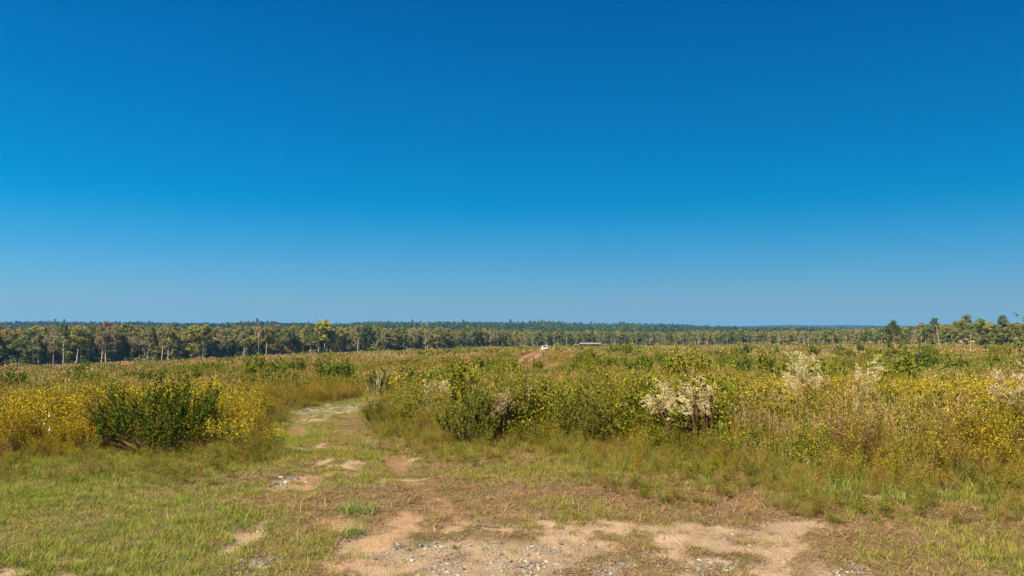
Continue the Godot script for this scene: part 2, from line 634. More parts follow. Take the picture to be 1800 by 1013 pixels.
func plain_leaf(col: Color, back := 0.5) -> StandardMaterial3D:
	var m := StandardMaterial3D.new()
	m.vertex_color_use_as_albedo = true
	m.albedo_color = col.linear_to_srgb()
	m.roughness = 0.85
	m.metallic_specular = 0.1
	m.cull_mode = BaseMaterial3D.CULL_DISABLED
	if back > 0.0:
		m.backlight_enabled = true
		m.backlight = Color(back, back, back)
	return m

func noise_image(seed_: int, freq: float, lo: float, hi: float, octaves := 5) -> Image:
	var f := noise(seed_, 1.0 / freq, octaves)
	var raw := f.get_seamless_image(512, 512)
	var out := Image.create(512, 512, false, Image.FORMAT_RGB8)
	for y in 512:
		for x in 512:
			var g := lerpf(lo, hi, raw.get_pixel(x, y).r)
			out.set_pixel(x, y, Color(g, g, g))
	out.generate_mipmaps()
	return out

func make_sky(sun: Vector3) -> Sky:
	# clear October sky: pale at the horizon, deep blue above, lighter on the sun's side
	var stops := [[-90.0, srgb(110, 118, 95)], [-1.0, srgb(120, 160, 178)], [0.2, srgb(127, 174, 199)], [1.6, srgb(126, 175, 202)], [3.3, srgb(104, 172, 210)], [5.8, srgb(64, 160, 212)], [8.4, srgb(16, 146, 207)], [11.0, srgb(0, 133, 198)], [16.0, srgb(0, 114, 182)], [22.0, srgb(0, 96, 164)], [40.0, srgb(6, 74, 135)], [90.0, srgb(10, 56, 108)]]
	var img := Image.create(256, 1024, false, Image.FORMAT_RGBF)
	for j in 1024:
		var el := 90.0 - (j + 0.5) / 1024.0 * 180.0
		var k := 0
		while k < stops.size() - 2 and stops[k + 1][0] < el:
			k += 1
		var p: Array = stops[maxi(k - 1, 0)]
		var q: Array = stops[k]
		var r: Array = stops[k + 1]
		var t: Array = stops[mini(k + 2, stops.size() - 1)]
		var u: float = clampf((el - q[0]) / (r[0] - q[0]), 0, 1)
		var c := [0.0, 0.0, 0.0]
		for ch in 3:
			if k == 0 or k >= stops.size() - 2:
				c[ch] = lerpf(q[1][ch], r[1][ch], u)
			else:
				c[ch] = maxf(0.0, cubic_interpolate_in_time(q[1][ch], r[1][ch], p[1][ch], t[1][ch], u, r[0] - q[0], p[0] - q[0], t[0] - q[0]))
		for i in 256:
			var az := (i + 0.5) / 256.0 * TAU
			var e := deg_to_rad(el)
			var dir := Vector3(sin(az) * cos(e), sin(e), -cos(az) * cos(e))
			var g := dir.dot(sun)
			var f := 1.2 + 0.7 * g + 0.5 * g * g
			if el < 0.0:
				f = 1.0
			img.set_pixel(i, j, Color(c[0] * f, c[1] * f, c[2] * f))
	var m := PanoramaSkyMaterial.new()
	m.panorama = ImageTexture.create_from_image(img)
	var s := Sky.new()
	s.sky_material = m
	return s

# ------------------------------------------------------------------ the scene

func _ready() -> void:
	rng.seed = 20411
	n_fine = noise(3, 0.45)
	n_mid = noise(5, 2.2)
	n_patch = noise(7, 9.0)
	n_patch2 = noise(11, 30.0)
	n_big = noise(13, 130.0, 2)
	make_luts()

	# camera, sky, sun
	var cam := Camera3D.new()
	cam.fov = 39.44
	cam.far = 20000.0
	cam.near = 0.05
	cam.position = Vector3(0, EYE, 0)
	cam.rotation_degrees.x = 2.9
	add_child(cam)
	var sun_az := deg_to_rad(-140.0)
	var sun_el := deg_to_rad(47.0)
	var towards := Vector3(sin(sun_az) * cos(sun_el), sin(sun_el), -cos(sun_az) * cos(sun_el))
	var env := Environment.new()
	env.background_mode = Environment.BG_SKY
	env.sky = make_sky(towards)
	env.tonemap_mode = Environment.TONE_MAPPER_LINEAR
	env.background_energy_multiplier = 0.46
	env.tonemap_exposure = 2.15
	env.fog_enabled = true
	env.fog_density = 0.00008
	env.fog_light_color = Color(0.5, 0.76, 1.0)
	env.sdfgi_enabled = true
	env.ssao_enabled = true
	env.ssil_enabled = true
	var we := WorldEnvironment.new()
	we.environment = env
	add_child(we)
	var sun := DirectionalLight3D.new()
	sun.name = "sun"
	sun.light_energy = 1.6
	sun.light_color = Color(1.0, 0.94, 0.80)
	sun.light_angular_distance = 0.53
	sun.shadow_enabled = true
	add_child(sun)
	sun.look_at_from_position(towards * 100.0, Vector3.ZERO)

	# materials
	veg = plain_leaf(Color.WHITE, 0.55)
	wood_mat = plain_leaf(Color.WHITE, 0.0)
	wood_mat.roughness = 0.9
	soil_mat = StandardMaterial3D.new()
	soil_mat.vertex_color_use_as_albedo = true
	soil_mat.albedo_texture = ImageTexture.create_from_image(noise_image(21, 0.045, 0.62, 1.25))
	soil_mat.uv1_triplanar = true
	soil_mat.uv1_world_triplanar = true
	soil_mat.uv1_scale = Vector3(1.3, 1.3, 1.3)
	soil_mat.roughness = 0.95
	soil_mat.metallic_specular = 0.2
	var bump := noise_image(22, 0.06, 0.0, 1.0)
	bump.clear_mipmaps()
	bump.bump_map_to_normal_map(10.0)
	soil_mat.normal_enabled = true
	soil_mat.normal_texture = ImageTexture.create_from_image(bump)
	soil_mat.normal_scale = 0.8

	build_ground()
	build_hills()
	build_wood()
	build_far_things()
	build_meadow()
	build_verge()
	build_shrubs()
	build_small()

func build_hills() -> void:
	# pine plantation on the hills, too far and too many to count
	var m := Maker.new()
	for k in 30:
		var t := pow(rng.randf(), 0.8)
		var a := rr(0, TAU)
		var r := (1.0 - t) * 2.6 + 0.7
		var p := Vector3(cos(a) * r * 0.7, 3.0 + t * 11.0, sin(a) * r * 0.7)
		var f := (Vector3(cos(a), 0.5, sin(a)) + anydir() * 0.6).normalized()
		var sd := across(f)
		var g := 1.0 + rr(-0.25, 0.25)
		m.leaf(p - sd * 1.2, sd, f.cross(sd), rr(2.2, 3.4), rr(1.8, 2.8), Color(g, g, g))
	m.tube(Vector3.ZERO, Vector3(0, 12, 0), 0.22, 0.08, lin(1.6, 1.4, 1.6), 3)
	var b := bags_of([m.mesh(veg)])
	for i in 46000:
		var d := lerpf(900.0, 2750.0, pow(rng.randf(), 0.75))
		var x := rr(-0.74, 0.74) * d
		var s := rr(0.65, 1.2) * (1.0 + 0.5 * n_patch2.get_noise_2d(x * 0.12, d * 0.12))
		if rng.randf() < 0.02:
			s *= 1.3
		var g := 1.0 + 0.5 * n_patch2.get_noise_2d(x * 0.2 + 7.0, d * 0.1)
		var c := lin(0.055, 0.085, 0.038)
		if rng.randf() < 0.05:
			c = lin(0.16, 0.14, 0.05)
		drop_in(b[0], Vector3(x, lie(x, -d), -d), Vector3(s * 1.2, s, s * 1.2), Color(c.r * g, c.g * g, c.b * g), 0.0)
	for i in 12000:
		var d := rr(4600.0, 6000.0)
		var x := rr(-0.3, 0.74) * d
		var s := rr(0.9, 1.2) * (1.0 + 0.3 * n_patch2.get_noise_2d(x * 0.05, d * 0.05))
		drop_in(b[0], Vector3(x, lie(x, -d), -d), Vector3(s * 2.4, s, s * 2.4), lin(0.06, 0.08, 0.045), 0.0)
	stuff("pine_forest", b)
	tag(get_node("pine_forest"), "dense blue green pine plantation covering the far hills", "forest")
	# one big crown that stands above the skyline
	var t := tree(1, 17.0, lin(0.1, 0.08, 0.07), 700, 1.3)
	var o := thing("broad_tree", "lone round tree rising above the far pine ridge", "tree", Vector3(186, lie(186, -2150), -2150))
	part("trunk", t[0], o)
	part("crown", t[1], o).material_override = plain_leaf(lin(0.05, 0.075, 0.035))

# bushes with only low growth in front of them: x, d, half width
const open_to_view := [[3.4, 15.2, 0.75], [-6.75, 15.3, 1.1], [-0.2, 16.6, 0.3], [9.05, 14.0, 0.7], [0.31, 17.0, 0.25], [7.3, 20.0, 0.7], [8.9, 20.4, 0.6], [-1.15, 19.0, 0.4], [-0.9, 16.2, 0.45], [1.9, 16.2, 0.5], [7.9, 17.4, 0.4]]
const ORD := ["first", "second", "third", "fourth", "fifth", "sixth", "seventh", "eighth", "ninth", "tenth", "eleventh", "twelfth", "thirteenth", "fourteenth", "fifteenth", "sixteenth", "seventeenth", "eighteenth", "nineteenth", "twentieth", "twenty-first", "twenty-second", "twenty-third", "twenty-fourth", "twenty-fifth"]
# the wood's edge: x, d, tree height
const WOOD := [[-330.0, 430.0, 23.0], [-274.0, 430.0, 23.0], [-207.0, 450.0, 23.0], [-150.0, 470.0, 20.0], [-120.0, 500.0, 19.5], [-79.0, 560.0, 17.5], [0.0, 680.0, 15.0], [99.0, 700.0, 13.5], [198.0, 700.0, 13.5], [255.0, 600.0, 12.5], [236.0, 480.0, 12.5], [205.0, 400.0, 12.5], [200.0, 350.0, 12.0], [215.0, 325.0, 12.0], [262.0, 310.0, 12.0]]

func build_wood() -> void:
	var pale := lin(0.52, 0.46, 0.37)
	var grey := lin(0.17, 0.14, 0.11)
	var protos := []
	for k in 16:
		var kind: int = [0, 0, 0, 0, 1, 1, 1, 1, 2, 2, 3, 3, 1, 0, 0, 3][k]
		var t := tree(kind, 10.0, pale if kind in [0, 3] else grey, [1700, 2300, 1700, 800][kind], [0.33, 0.36, 0.31, 0.29][kind])
		protos.append({"kind": kind, "trunk": t[0], "crown": t[1]})
	var cols := {
		"dark green": lin(0.10, 0.13, 0.045), "mid green": lin(0.17, 0.195, 0.055), "olive green": lin(0.235, 0.225, 0.08), "yellow-green": lin(0.30, 0.27, 0.055),
		"brownish": lin(0.28, 0.21, 0.11), "orange-leaved": lin(0.38, 0.22, 0.04), "reddish brown": lin(0.26, 0.13, 0.075), "lime-yellow": lin(0.34, 0.34, 0.04)}
	var mats := {}
	for k in cols:
		mats[k] = plain_leaf(cols[k], 0.4)
	# hand-placed trees that stand out: bearing x/d at the edge, height factor, proto, colour, label
	var spots := []
	var special := [
		[-0.628, 1.0, 4, "orange-leaved", "broad orange-leaved tree at the far left end of the wood", "broad_tree"],
		[-0.608, 0.98, 5, "orange-leaved", "second orange-leaved tree from the left end of the wood", "broad_tree"],
		[-0.557, 1.02, 0, "dark green", "tall tree with long pale trunk beside dark hollow near wood's left end", "broad_tree"],
		[-0.541, 0.95, 3, "yellow-green", "pale leaning trunk with yellow-green top beside the dark hollow", "broad_tree"],
		[-0.504, 1.06, 15, "reddish brown", "tall pale-trunked tree with reddish brown top above the left wood", "broad_tree"],
		[-0.5095, 0.9, 2, "olive green", "slim pale trunk just left of the reddish brown topped tree", "broad_tree"],
		[-0.435, 0.96, 13, "olive green", "pale-trunked tree right of the arching bare branches", "broad_tree"],
		[-0.427, 0.98, 0, "olive green", "tall pale-trunked olive tree midway along the left wood", "broad_tree"],
		[-0.395, 1.05, 4, "yellow-green", "large round yellow-green crown highest in the left wood", "broad_tree"],
		[-0.383, 1.0, 1, "yellow-green", "pale-trunked yellow-green tree beside the large round crown", "broad_tree"],
		[-0.297, 1.0, 5, "orange-leaved", "small orange crown behind the middle of left wood", "broad_tree"],
		[-0.249, 1.04, 8, "dark green", "dark pine just left of the two lime-yellow trees", "pine_tree"],
		[-0.241, 1.1, 0, "lime-yellow", "left one of two tall lime-yellow trees with pale trunks", "broad_tree"],
		[-0.232, 1.16, 3, "lime-yellow", "right one of two tall lime-yellow trees with pale trunks", "broad_tree"],
		[-0.199, 0.85, 10, "brownish", "half-bare greyish tree right of the two lime-yellow trees", "broad_tree"],
		[-0.184, 1.08, 9, "dark green", "broad dark evergreen between lime-yellow trees and white car", "pine_tree"],
		[-0.178, 1.04, 6, "dark green", "round dark crown close behind the broad dark evergreen", "broad_tree"],
		[0.135, 1.0, 5, "orange-leaved", "yellow-orange tree right of the low shed roof", "broad_tree"],
		[0.472, 1.25, 12, "dark green", "narrow dark treetop standing above the right skyline", "broad_tree"],
		[0.525, 1.15, 7, "dark green", "tall bushy tree left of leaning dead trunk in right grove", "broad_tree"],
		[0.563, 1.22, 6, "mid green", "tall ragged tree, highest in the right grove", "broad_tree"],
		[0.582, 1.12, 4, "mid green", "broad tree right of the highest one in right grove", "broad_tree"],
		[0.612, 1.1, 5, "dark green", "dark wide tree at the right end of the grove", "broad_tree"],
	]
	# walk the edge
	for i in WOOD.size() - 1:
		var a := Vector2(WOOD[i][0], WOOD[i][1])
		var b := Vector2(WOOD[i + 1][0], WOOD[i + 1][1])
		var steps := int(a.distance_to(b) / 4.3)
		for s in steps:
			var t := (s + rr(0.1, 0.9)) / steps
			spots.append([a.lerp(b, t), lerpf(WOOD[i][2], WOOD[i + 1][2], t), i])
	var made := []
	for sp in special:
		var best: Array = spots[0]
		for q in spots:
			if absf(q[0].x / q[0].y - sp[0]) < absf(best[0].x / best[0].y - sp[0]):
				best = q
		var d: float = best[0].y - 6.0
		if sp[3] == "orange-leaved":
			d += 24.0
		made.append({"x": sp[0] * d, "d": d, "h": best[1] * sp[1], "proto": protos[sp[2]], "col": sp[3], "label": sp[4], "name": sp[5]})
	for q in spots:
		var x: float = q[0].x + rr(-2, 2)
		var d: float = q[0].y + rr(-3, 9)
		var b := x / d
		var near := false
		for sp in special:
			if absf(b - sp[0]) < 0.0045:
				near = true
		if near or b < -0.70 or b > 0.74:
			continue
		var pr: Dictionary = pick(protos)
		var u := rng.randf()
		if b > 0.44:
			u *= 0.75
		var col := "olive green"
		if pr.kind == 2:
			col = "dark green"
		elif pr.kind == 3:
			col = "brownish" if u < 0.6 else "olive green"
		elif u < 0.18:
			col = "dark green"
		elif u < 0.44:
			col = "mid green"
		elif u < 0.82:
			col = "olive green"
		elif u < 0.93:
			col = "yellow-green"
		else:
			col = "brownish"
		if pr.kind == 0 or pr.kind == 3:
			d -= 6.0
		var h: float = q[1] * rr(0.78, 1.04)
		made.append({"x": x, "d": d, "h": h, "proto": pr, "col": col, "label": "", "name": "pine_tree" if pr.kind == 2 else "broad_tree"})
	made.sort_custom(func(p, q): return p.x / p.d < q.x / q.d)
	var counts := {}
	for e in made:
		var b: float = e.x / e.d
		var where := "at the wood's left end"
		if b > -0.52: where = "left of the arching branches"
		if b > -0.40: where = "between the large round crown and lime-yellow pair"
		if b > -0.24: where = "between lime-yellow pair and white car"
		if b > 0.035: where = "behind the low shed"
		if b > 0.13: where = "between shed and pale dead poles"
		if b > 0.40: where = "right of the pale dead poles"
		if b > 0.49: where = "in the right grove"
		var look: String = e.col + [" tall-trunked tree", " round-crowned tree", " pine", " half-bare tree"][e.proto.kind]
		var label: String = e.label
		if label == "":
			var key := look + where
			var k: int = counts.get(key, 0)
			counts[key] = k + 1
			label = "%s, %s from left %s" % [look, ORD[mini(k, 24)], where]
		var o := thing(e.name, label, "tree", Vector3(e.x, lie(e.x, -e.d) - 0.1, -e.d), rr(0, TAU), e.h / 10.0, "trees along the edge of the wood")
		var wide := rr(0.75, 1.15)
		o.scale = Vector3(wide, 1, wide) * (e.h / 10.0)
		part("trunk", e.proto.trunk, o)
		part("crown", e.proto.crown, o).material_override = mats[e.col]
	# the depth of the wood behind its edge, and its undergrowth
	var deep := []
	for k in [0, 2, 4, 5, 6, 7, 8, 12]:
		deep.append(joined([protos[k].trunk, protos[k].crown], [Color(1.5, 1.3, 1.4), Color.WHITE], veg))
	var bg := bags_of(deep)
	var mixed := [cols["dark green"], cols["mid green"], cols["olive green"], cols["olive green"], cols["yellow-green"], cols["brownish"], cols["mid green"]]
	for q in spots:
		for k in 6:
			var back := 6.0 + k * 9.0 + rr(-4, 4)
			var dir: Vector2 = q[0].normalized()
			if q[2] >= 10:
				dir = Vector2(0.75, 0.66)
			var p: Vector2 = q[0] + dir * back + Vector2(rr(-3, 3), rr(-3, 3))
			var s: float = q[1] * rr(0.8, 1.06) / 10.0
			if k == 0:
				s *= rr(0.45, 0.8)
			drop_in(pick(bg), Vector3(p.x, lie(p.x, -p.y), -p.y), Vector3(s * 1.15, s, s * 1.15), vary(pick(mixed), 0.2), 0.03)
	for q in spots:
		for k in 2:
			var dir: Vector2 = q[0].normalized()
			var p: Vector2 = q[0] + dir * rr(-1, 8) + Vector2(rr(-3, 3), 0)
			var s: float = q[1] * rr(0.18, 0.46) / 10.0
			drop_in(bg[2 + rng.randi() % 4], Vector3(p.x, lie(p.x, -p.y) - 0.3, -p.y), Vector3(s * 1.3, s, s * 1.3), vary(pick(mixed), 0.2), 0.03)
	# more wood in the hollow between the edge and the hill
	for k in 2600:
		var d := rr(720.0, 940.0)
		var x := rr(-0.74, 0.74) * d
		var s := rr(0.9, 1.4)
		drop_in(pick(bg), Vector3(x, lie(x, -d), -d), Vector3(s * 1.2, s, s * 1.2), vary(pick(mixed), 0.2), 0.03)
	var root := stuff_root("woodland", "close-grown mixed autumn woodland behind the trees of the wood's edge", "woodland")
	stuff("trees_behind", bg, root)
	var um := Maker.new()
	for k in 90:
		var o := anydir()
		o.y = absf(o.y)
		var f := (o + anydir() * 0.8).normalized()
		var sd := across(f)
		var g := 1.0 + rr(-0.3, 0.3)
		um.leaf(Vector3(o.x * 1.5, o.y * 1.9 + 0.1, o.z * 1.5) * rr(0.5, 1.0), sd, f.cross(sd), rr(0.4, 0.8), rr(0.3, 0.6), Color(g, g, g))
	var ub := bags_of([um.mesh(veg)])
	for q in spots:
		for k in 9:
			var dir: Vector2 = q[0].normalized()
			var p: Vector2 = q[0] + dir * rr(-3, 16) + Vector2(rr(-3, 3), 0)
			var s := rr(0.6, 2.3)
			drop_in(ub[0], Vector3(p.x, lie(p.x, -p.y), -p.y), Vector3(s * 1.3, s, s * 1.3), vary(pick([cols["mid green"], cols["mid green"], cols["olive green"], cols["brownish"], cols["dark green"]]), 0.2), 0.0)
	stuff("undergrowth", ub, root)
	# standing dead wood
	for e in [[0.398, 640.0, 17.0, 0.0, "left of two pale bare dead poles in front of the wood"], [0.4025, 640.0, 15.5, 0.02, "right of two pale bare dead poles in front of the wood"], [0.532, 300.0, 9.5, -0.16, "leaning grey dead trunk at the front of right grove"], [0.569, 200.0, 5.6, 0.05, "thin grey dead pole in front of the highest grove tree"]]:
		var x: float = e[0] * e[1]
		var m := Maker.new()
		var h: float = e[2]
		var c := lin(0.42, 0.37, 0.31)
		var q := Vector3.ZERO
		for i in 5:
			var nx := q + Vector3(e[3] * h * 0.2 + rr(-0.05, 0.05), h * 0.2, rr(-0.08, 0.08))
			m.tube(q, nx, h * 0.016 * (1.0 - i * 0.17), h * 0.016 * (0.83 - i * 0.17), vary(c, 0.1), 6)
			q = nx
		var o := thing("dead_tree", e[4], "dead tree", Vector3(x, lie(x, -e[1]), -e[1]))
		part("trunk", m.mesh(wood_mat), o)
		for i in 7:
			var bm := Maker.new()
			var p := Vector3(e[3] * h * rr(0.5, 0.9), h * rr(0.45, 0.92), 0)
			p.x = e[3] * p.y
			var dr := (anydir() + Vector3.UP * 0.5).normalized()
			bm.tube(p, p + dr * h * rr(0.05, 0.14), h * 0.004, h * 0.001, vary(c, 0.15), 3)
			part("branch", bm.mesh(wood_mat), o)

func pane(m: Maker, a: Vector3, b: Vector3, c: Vector3, d: Vector3, lift: float, col: Color) -> void:
	var n := (c - a).cross(b - a).normalized() * lift
	m.quad(a + n, b + n, c + n, d + n, col)

func paint(col: Color, rough: float, metal := 0.0) -> StandardMaterial3D:
	var m := plain_leaf(col, 0.0)
	m.roughness = rough
	m.metallic = metal
	m.metallic_specular = 0.5
	return m

func build_far_things() -> void:
	# silver-white car coming up the track, nose towards the camera
	var at := Vector3(road_x(246.0), lie(road_x(246.0), -246.0) + 0.02, -246.0)
	var car := thing("parked_car", "small white car standing on the red track far across the meadow", "car", at, 0.05)
	var body := Maker.new()
	var st := [[2.25, 0.70, 0.45, 0.78], [2.12, 0.86, 0.34, 0.98], [1.5, 0.92, 0.30, 1.06], [0.9, 0.93, 0.30, 1.10], [-1.6, 0.93, 0.30, 1.12], [-2.1, 0.88, 0.34, 1.10], [-2.22, 0.78, 0.45, 0.95]]
	var rings := []
	for s in st:
		var w: float = s[1]
		var y0: float = s[2]
		var y1: float = s[3]
		var z: float = s[0]
		rings.append([Vector3(-w + 0.08, y0, z), Vector3(-w, y0 + 0.12, z), Vector3(-w, y1 - 0.14, z), Vector3(-w + 0.13, y1, z), Vector3(w - 0.13, y1, z), Vector3(w, y1 - 0.14, z), Vector3(w, y0 + 0.12, z), Vector3(w - 0.08, y0, z)])
	for i in rings.size() - 1:
		for k in 8:
			body.quad(rings[i][k], rings[i + 1][k], rings[i + 1][(k + 1) % 8], rings[i][(k + 1) % 8], Color.WHITE)
	for i in [0, rings.size() - 1]:
		for k in 6:
			body.tri(rings[i][0], rings[i][k + 1], rings[i][k + 2], Color.WHITE)
	var lo := [Vector3(-0.84, 1.08, 1.0), Vector3(0.84, 1.08, 1.0), Vector3(0.84, 1.08, -1.95), Vector3(-0.84, 1.08, -1.95)]
	var hi := [Vector3(-0.66, 1.66, 0.2), Vector3(0.66, 1.66, 0.2), Vector3(0.66, 1.64, -1.6), Vector3(-0.66, 1.64, -1.6)]
	for k in 4:
		body.quad(lo[k], hi[k], hi[(k + 1) % 4], lo[(k + 1) % 4], Color.WHITE)
	body.quad(hi[0], hi[3], hi[2], hi[1], Color.WHITE)
	part("body", body.mesh(paint(lin(0.72, 0.74, 0.78), 0.25, 0.1)), car)
	var glass := paint(lin(0.02, 0.025, 0.03), 0.08)
	for k in 4:
		var g := Maker.new()
		var a: Vector3 = lo[k].lerp(hi[(k + 1) % 4], 0.06)
		var b: Vector3 = hi[k].lerp(lo[(k + 1) % 4], 0.10)
		var c: Vector3 = hi[(k + 1) % 4].lerp(lo[k], 0.10)
		var d: Vector3 = lo[(k + 1) % 4].lerp(hi[k], 0.06)
		var n := Vector3((a + b + c + d).x, 0, (a + b + c + d).z + 1.6).normalized() * 0.012
		g.quad(a + n, b + n, c + n, d + n, Color.WHITE)
		part(["windscreen", "side_window", "rear_window", "side_window"][k], g.mesh(glass), car)
	for s in [-1, 1]:
		var l := Maker.new()
		l.box(Vector3(s * 0.62 - 0.17, 0.72, 2.1), Vector3(s * 0.62 + 0.17, 0.86, 2.235), Color.WHITE)
		part("headlight", l.mesh(paint(lin(0.6, 0.62, 0.65), 0.1)), car)
		var mi := Maker.new()
		mi.box(Vector3(s * 1.02 - 0.1, 1.1, 0.72), Vector3(s * 1.02 + 0.1, 1.24, 0.86), Color.WHITE)
		part("mirror", mi.mesh(paint(lin(0.7, 0.72, 0.76), 0.3)), car)
		for z in [1.35, -1.4]:
			var w := Maker.new()
			var p := Vector3(s * 0.82, 0.33, z)
			w.tube(p - Vector3(0.11, 0, 0), p + Vector3(0.11, 0, 0), 0.33, 0.33, Color.WHITE, 14)
			for k in 14:
				var u := TAU * k / 14.0
				var v := TAU * (k + 1) / 14.0
				for e in [-0.11, 0.11]:
					w.tri(p + Vector3(e, 0, 0), p + Vector3(e, cos(u) * 0.33, sin(u) * 0.33), p + Vector3(e, cos(v) * 0.33, sin(v) * 0.33), Color.WHITE)
			part("wheel", w.mesh(paint(lin(0.03, 0.03, 0.03), 0.8)), car)
	var gr := Maker.new()
	gr.box(Vector3(-0.42, 0.66, 2.15), Vector3(0.42, 0.84, 2.262), Color.WHITE)
	part("grille", gr.mesh(paint(lin(0.03, 0.03, 0.035), 0.4)), car)
	var bu := Maker.new()
	bu.box(Vector3(-0.78, 0.42, 2.12), Vector3(0.78, 0.58, 2.30), Color.WHITE)
	part("bumper", bu.mesh(paint(lin(0.5, 0.52, 0.55), 0.4)), car)

	# low open shed
	var sx := 38.8
	var sd := 400.0
	var shed := thing("open_shed", "low open shed with weathered metal roof at the field's far side", "shed", Vector3(sx, lie(sx, -sd), -sd), -0.03)
	var steel := paint(lin(0.24, 0.235, 0.24), 0.55, 0.1)
	var rust := paint(lin(0.17, 0.125, 0.10), 0.8)
	var roofs := [[-5.4, 5.2, 2.35, 3.05, 3.2, steel, "roof"], [-8.2, -5.5, 1.9, 2.35, 2.4, rust, "lean_to_roof"], [5.3, 8.0, 1.85, 2.25, 2.4, rust, "lean_to_roof"]]
	for r in roofs:
		var m := Maker.new()
		var steps := int((r[1] - r[0]) / 0.3)
		for k in steps:
			var a: float = r[0] + (r[1] - r[0]) * k / steps
			var b: float = r[0] + (r[1] - r[0]) * (k + 1) / steps
			var mid := (a + b) * 0.5
			for side in [1, -1]:
				var z: float = r[4] * side
				var e0 := Vector3(a, r[2], z)
				var e1 := Vector3(mid, r[2] + 0.05, z)
				var e2 := Vector3(b, r[2], z)
				var t0 := Vector3(a, r[3], 0)
				var t1 := Vector3(mid, r[3] + 0.05, 0)
				var t2 := Vector3(b, r[3], 0)
				var c := vary(Color.WHITE, 0.14)
				m.quad(e0, t0, t1, e1, c)
				m.quad(e1, t1, t2, e2, c)
		part(r[6], m.mesh(r[5]), shed)
		for z in [-r[4] + 0.25, r[4] - 0.25]:
			for k in 3:
				var p := Maker.new()
				var x: float = lerpf(r[0] + 0.25, r[1] - 0.25, k / 2.0)
				p.box(Vector3(x - 0.09, -0.2, z - 0.09), Vector3(x + 0.09, r[2] + 0.04, z + 0.09), lin(0.12, 0.09, 0.07))
				part("post", p.mesh(wood_mat), shed)
	for k in 18:
		var p := Maker.new()
		var x := -5.1 + k * 0.565
		p.box(Vector3(x, 0.05, -2.75), Vector3(x + 0.54, rr(2.2, 2.32), -2.72), vary(lin(0.10, 0.075, 0.055), 0.3))
		part("board", p.mesh(wood_mat), shed)

	# windrow of grey cut branches
	var bm := Maker.new()
	for k in 900:
		var x := rr(-11, 11)
		var hgt := 1.0 * (1.0 - pow(absf(x) / 12.0, 2.0)) * (0.7 + 0.5 * n_patch.get_noise_2d(x * 2.0, 3.0))
		var p := Vector3(x, rr(0.0, maxf(hgt, 0.1)), rr(-1.2, 1.2))
		var dr := (anydir() * Vector3(1, 0.55, 1)).normalized()
		bm.tube(p, p + dr * rr(0.6, 2.0), rr(0.02, 0.07), 0.015, vary(lin(0.24, 0.20, 0.17), 0.35), 3)
	var pile := MeshInstance3D.new()
	pile.name = "brush_pile"
	pile.mesh = bm.mesh(wood_mat)
	pile.position = Vector3(-36.0, lie(-36.0, -262.0) + 0.25, -262.0)
	add_child(pile)
	tag(pile, "long low heap of grey cut branches before the wood", "brush pile")

func wood_d(b: float) -> float:
	for i in WOOD.size() - 1:
		var b0: float = WOOD[i][0] / WOOD[i][1]
		var b1: float = WOOD[i + 1][0] / WOOD[i + 1][1]
		if b >= b0 and b < b1:
			return lerpf(WOOD[i][1], WOOD[i + 1][1], (b - b0) / (b1 - b0))
	return 430.0 if b < 0.0 else 310.0

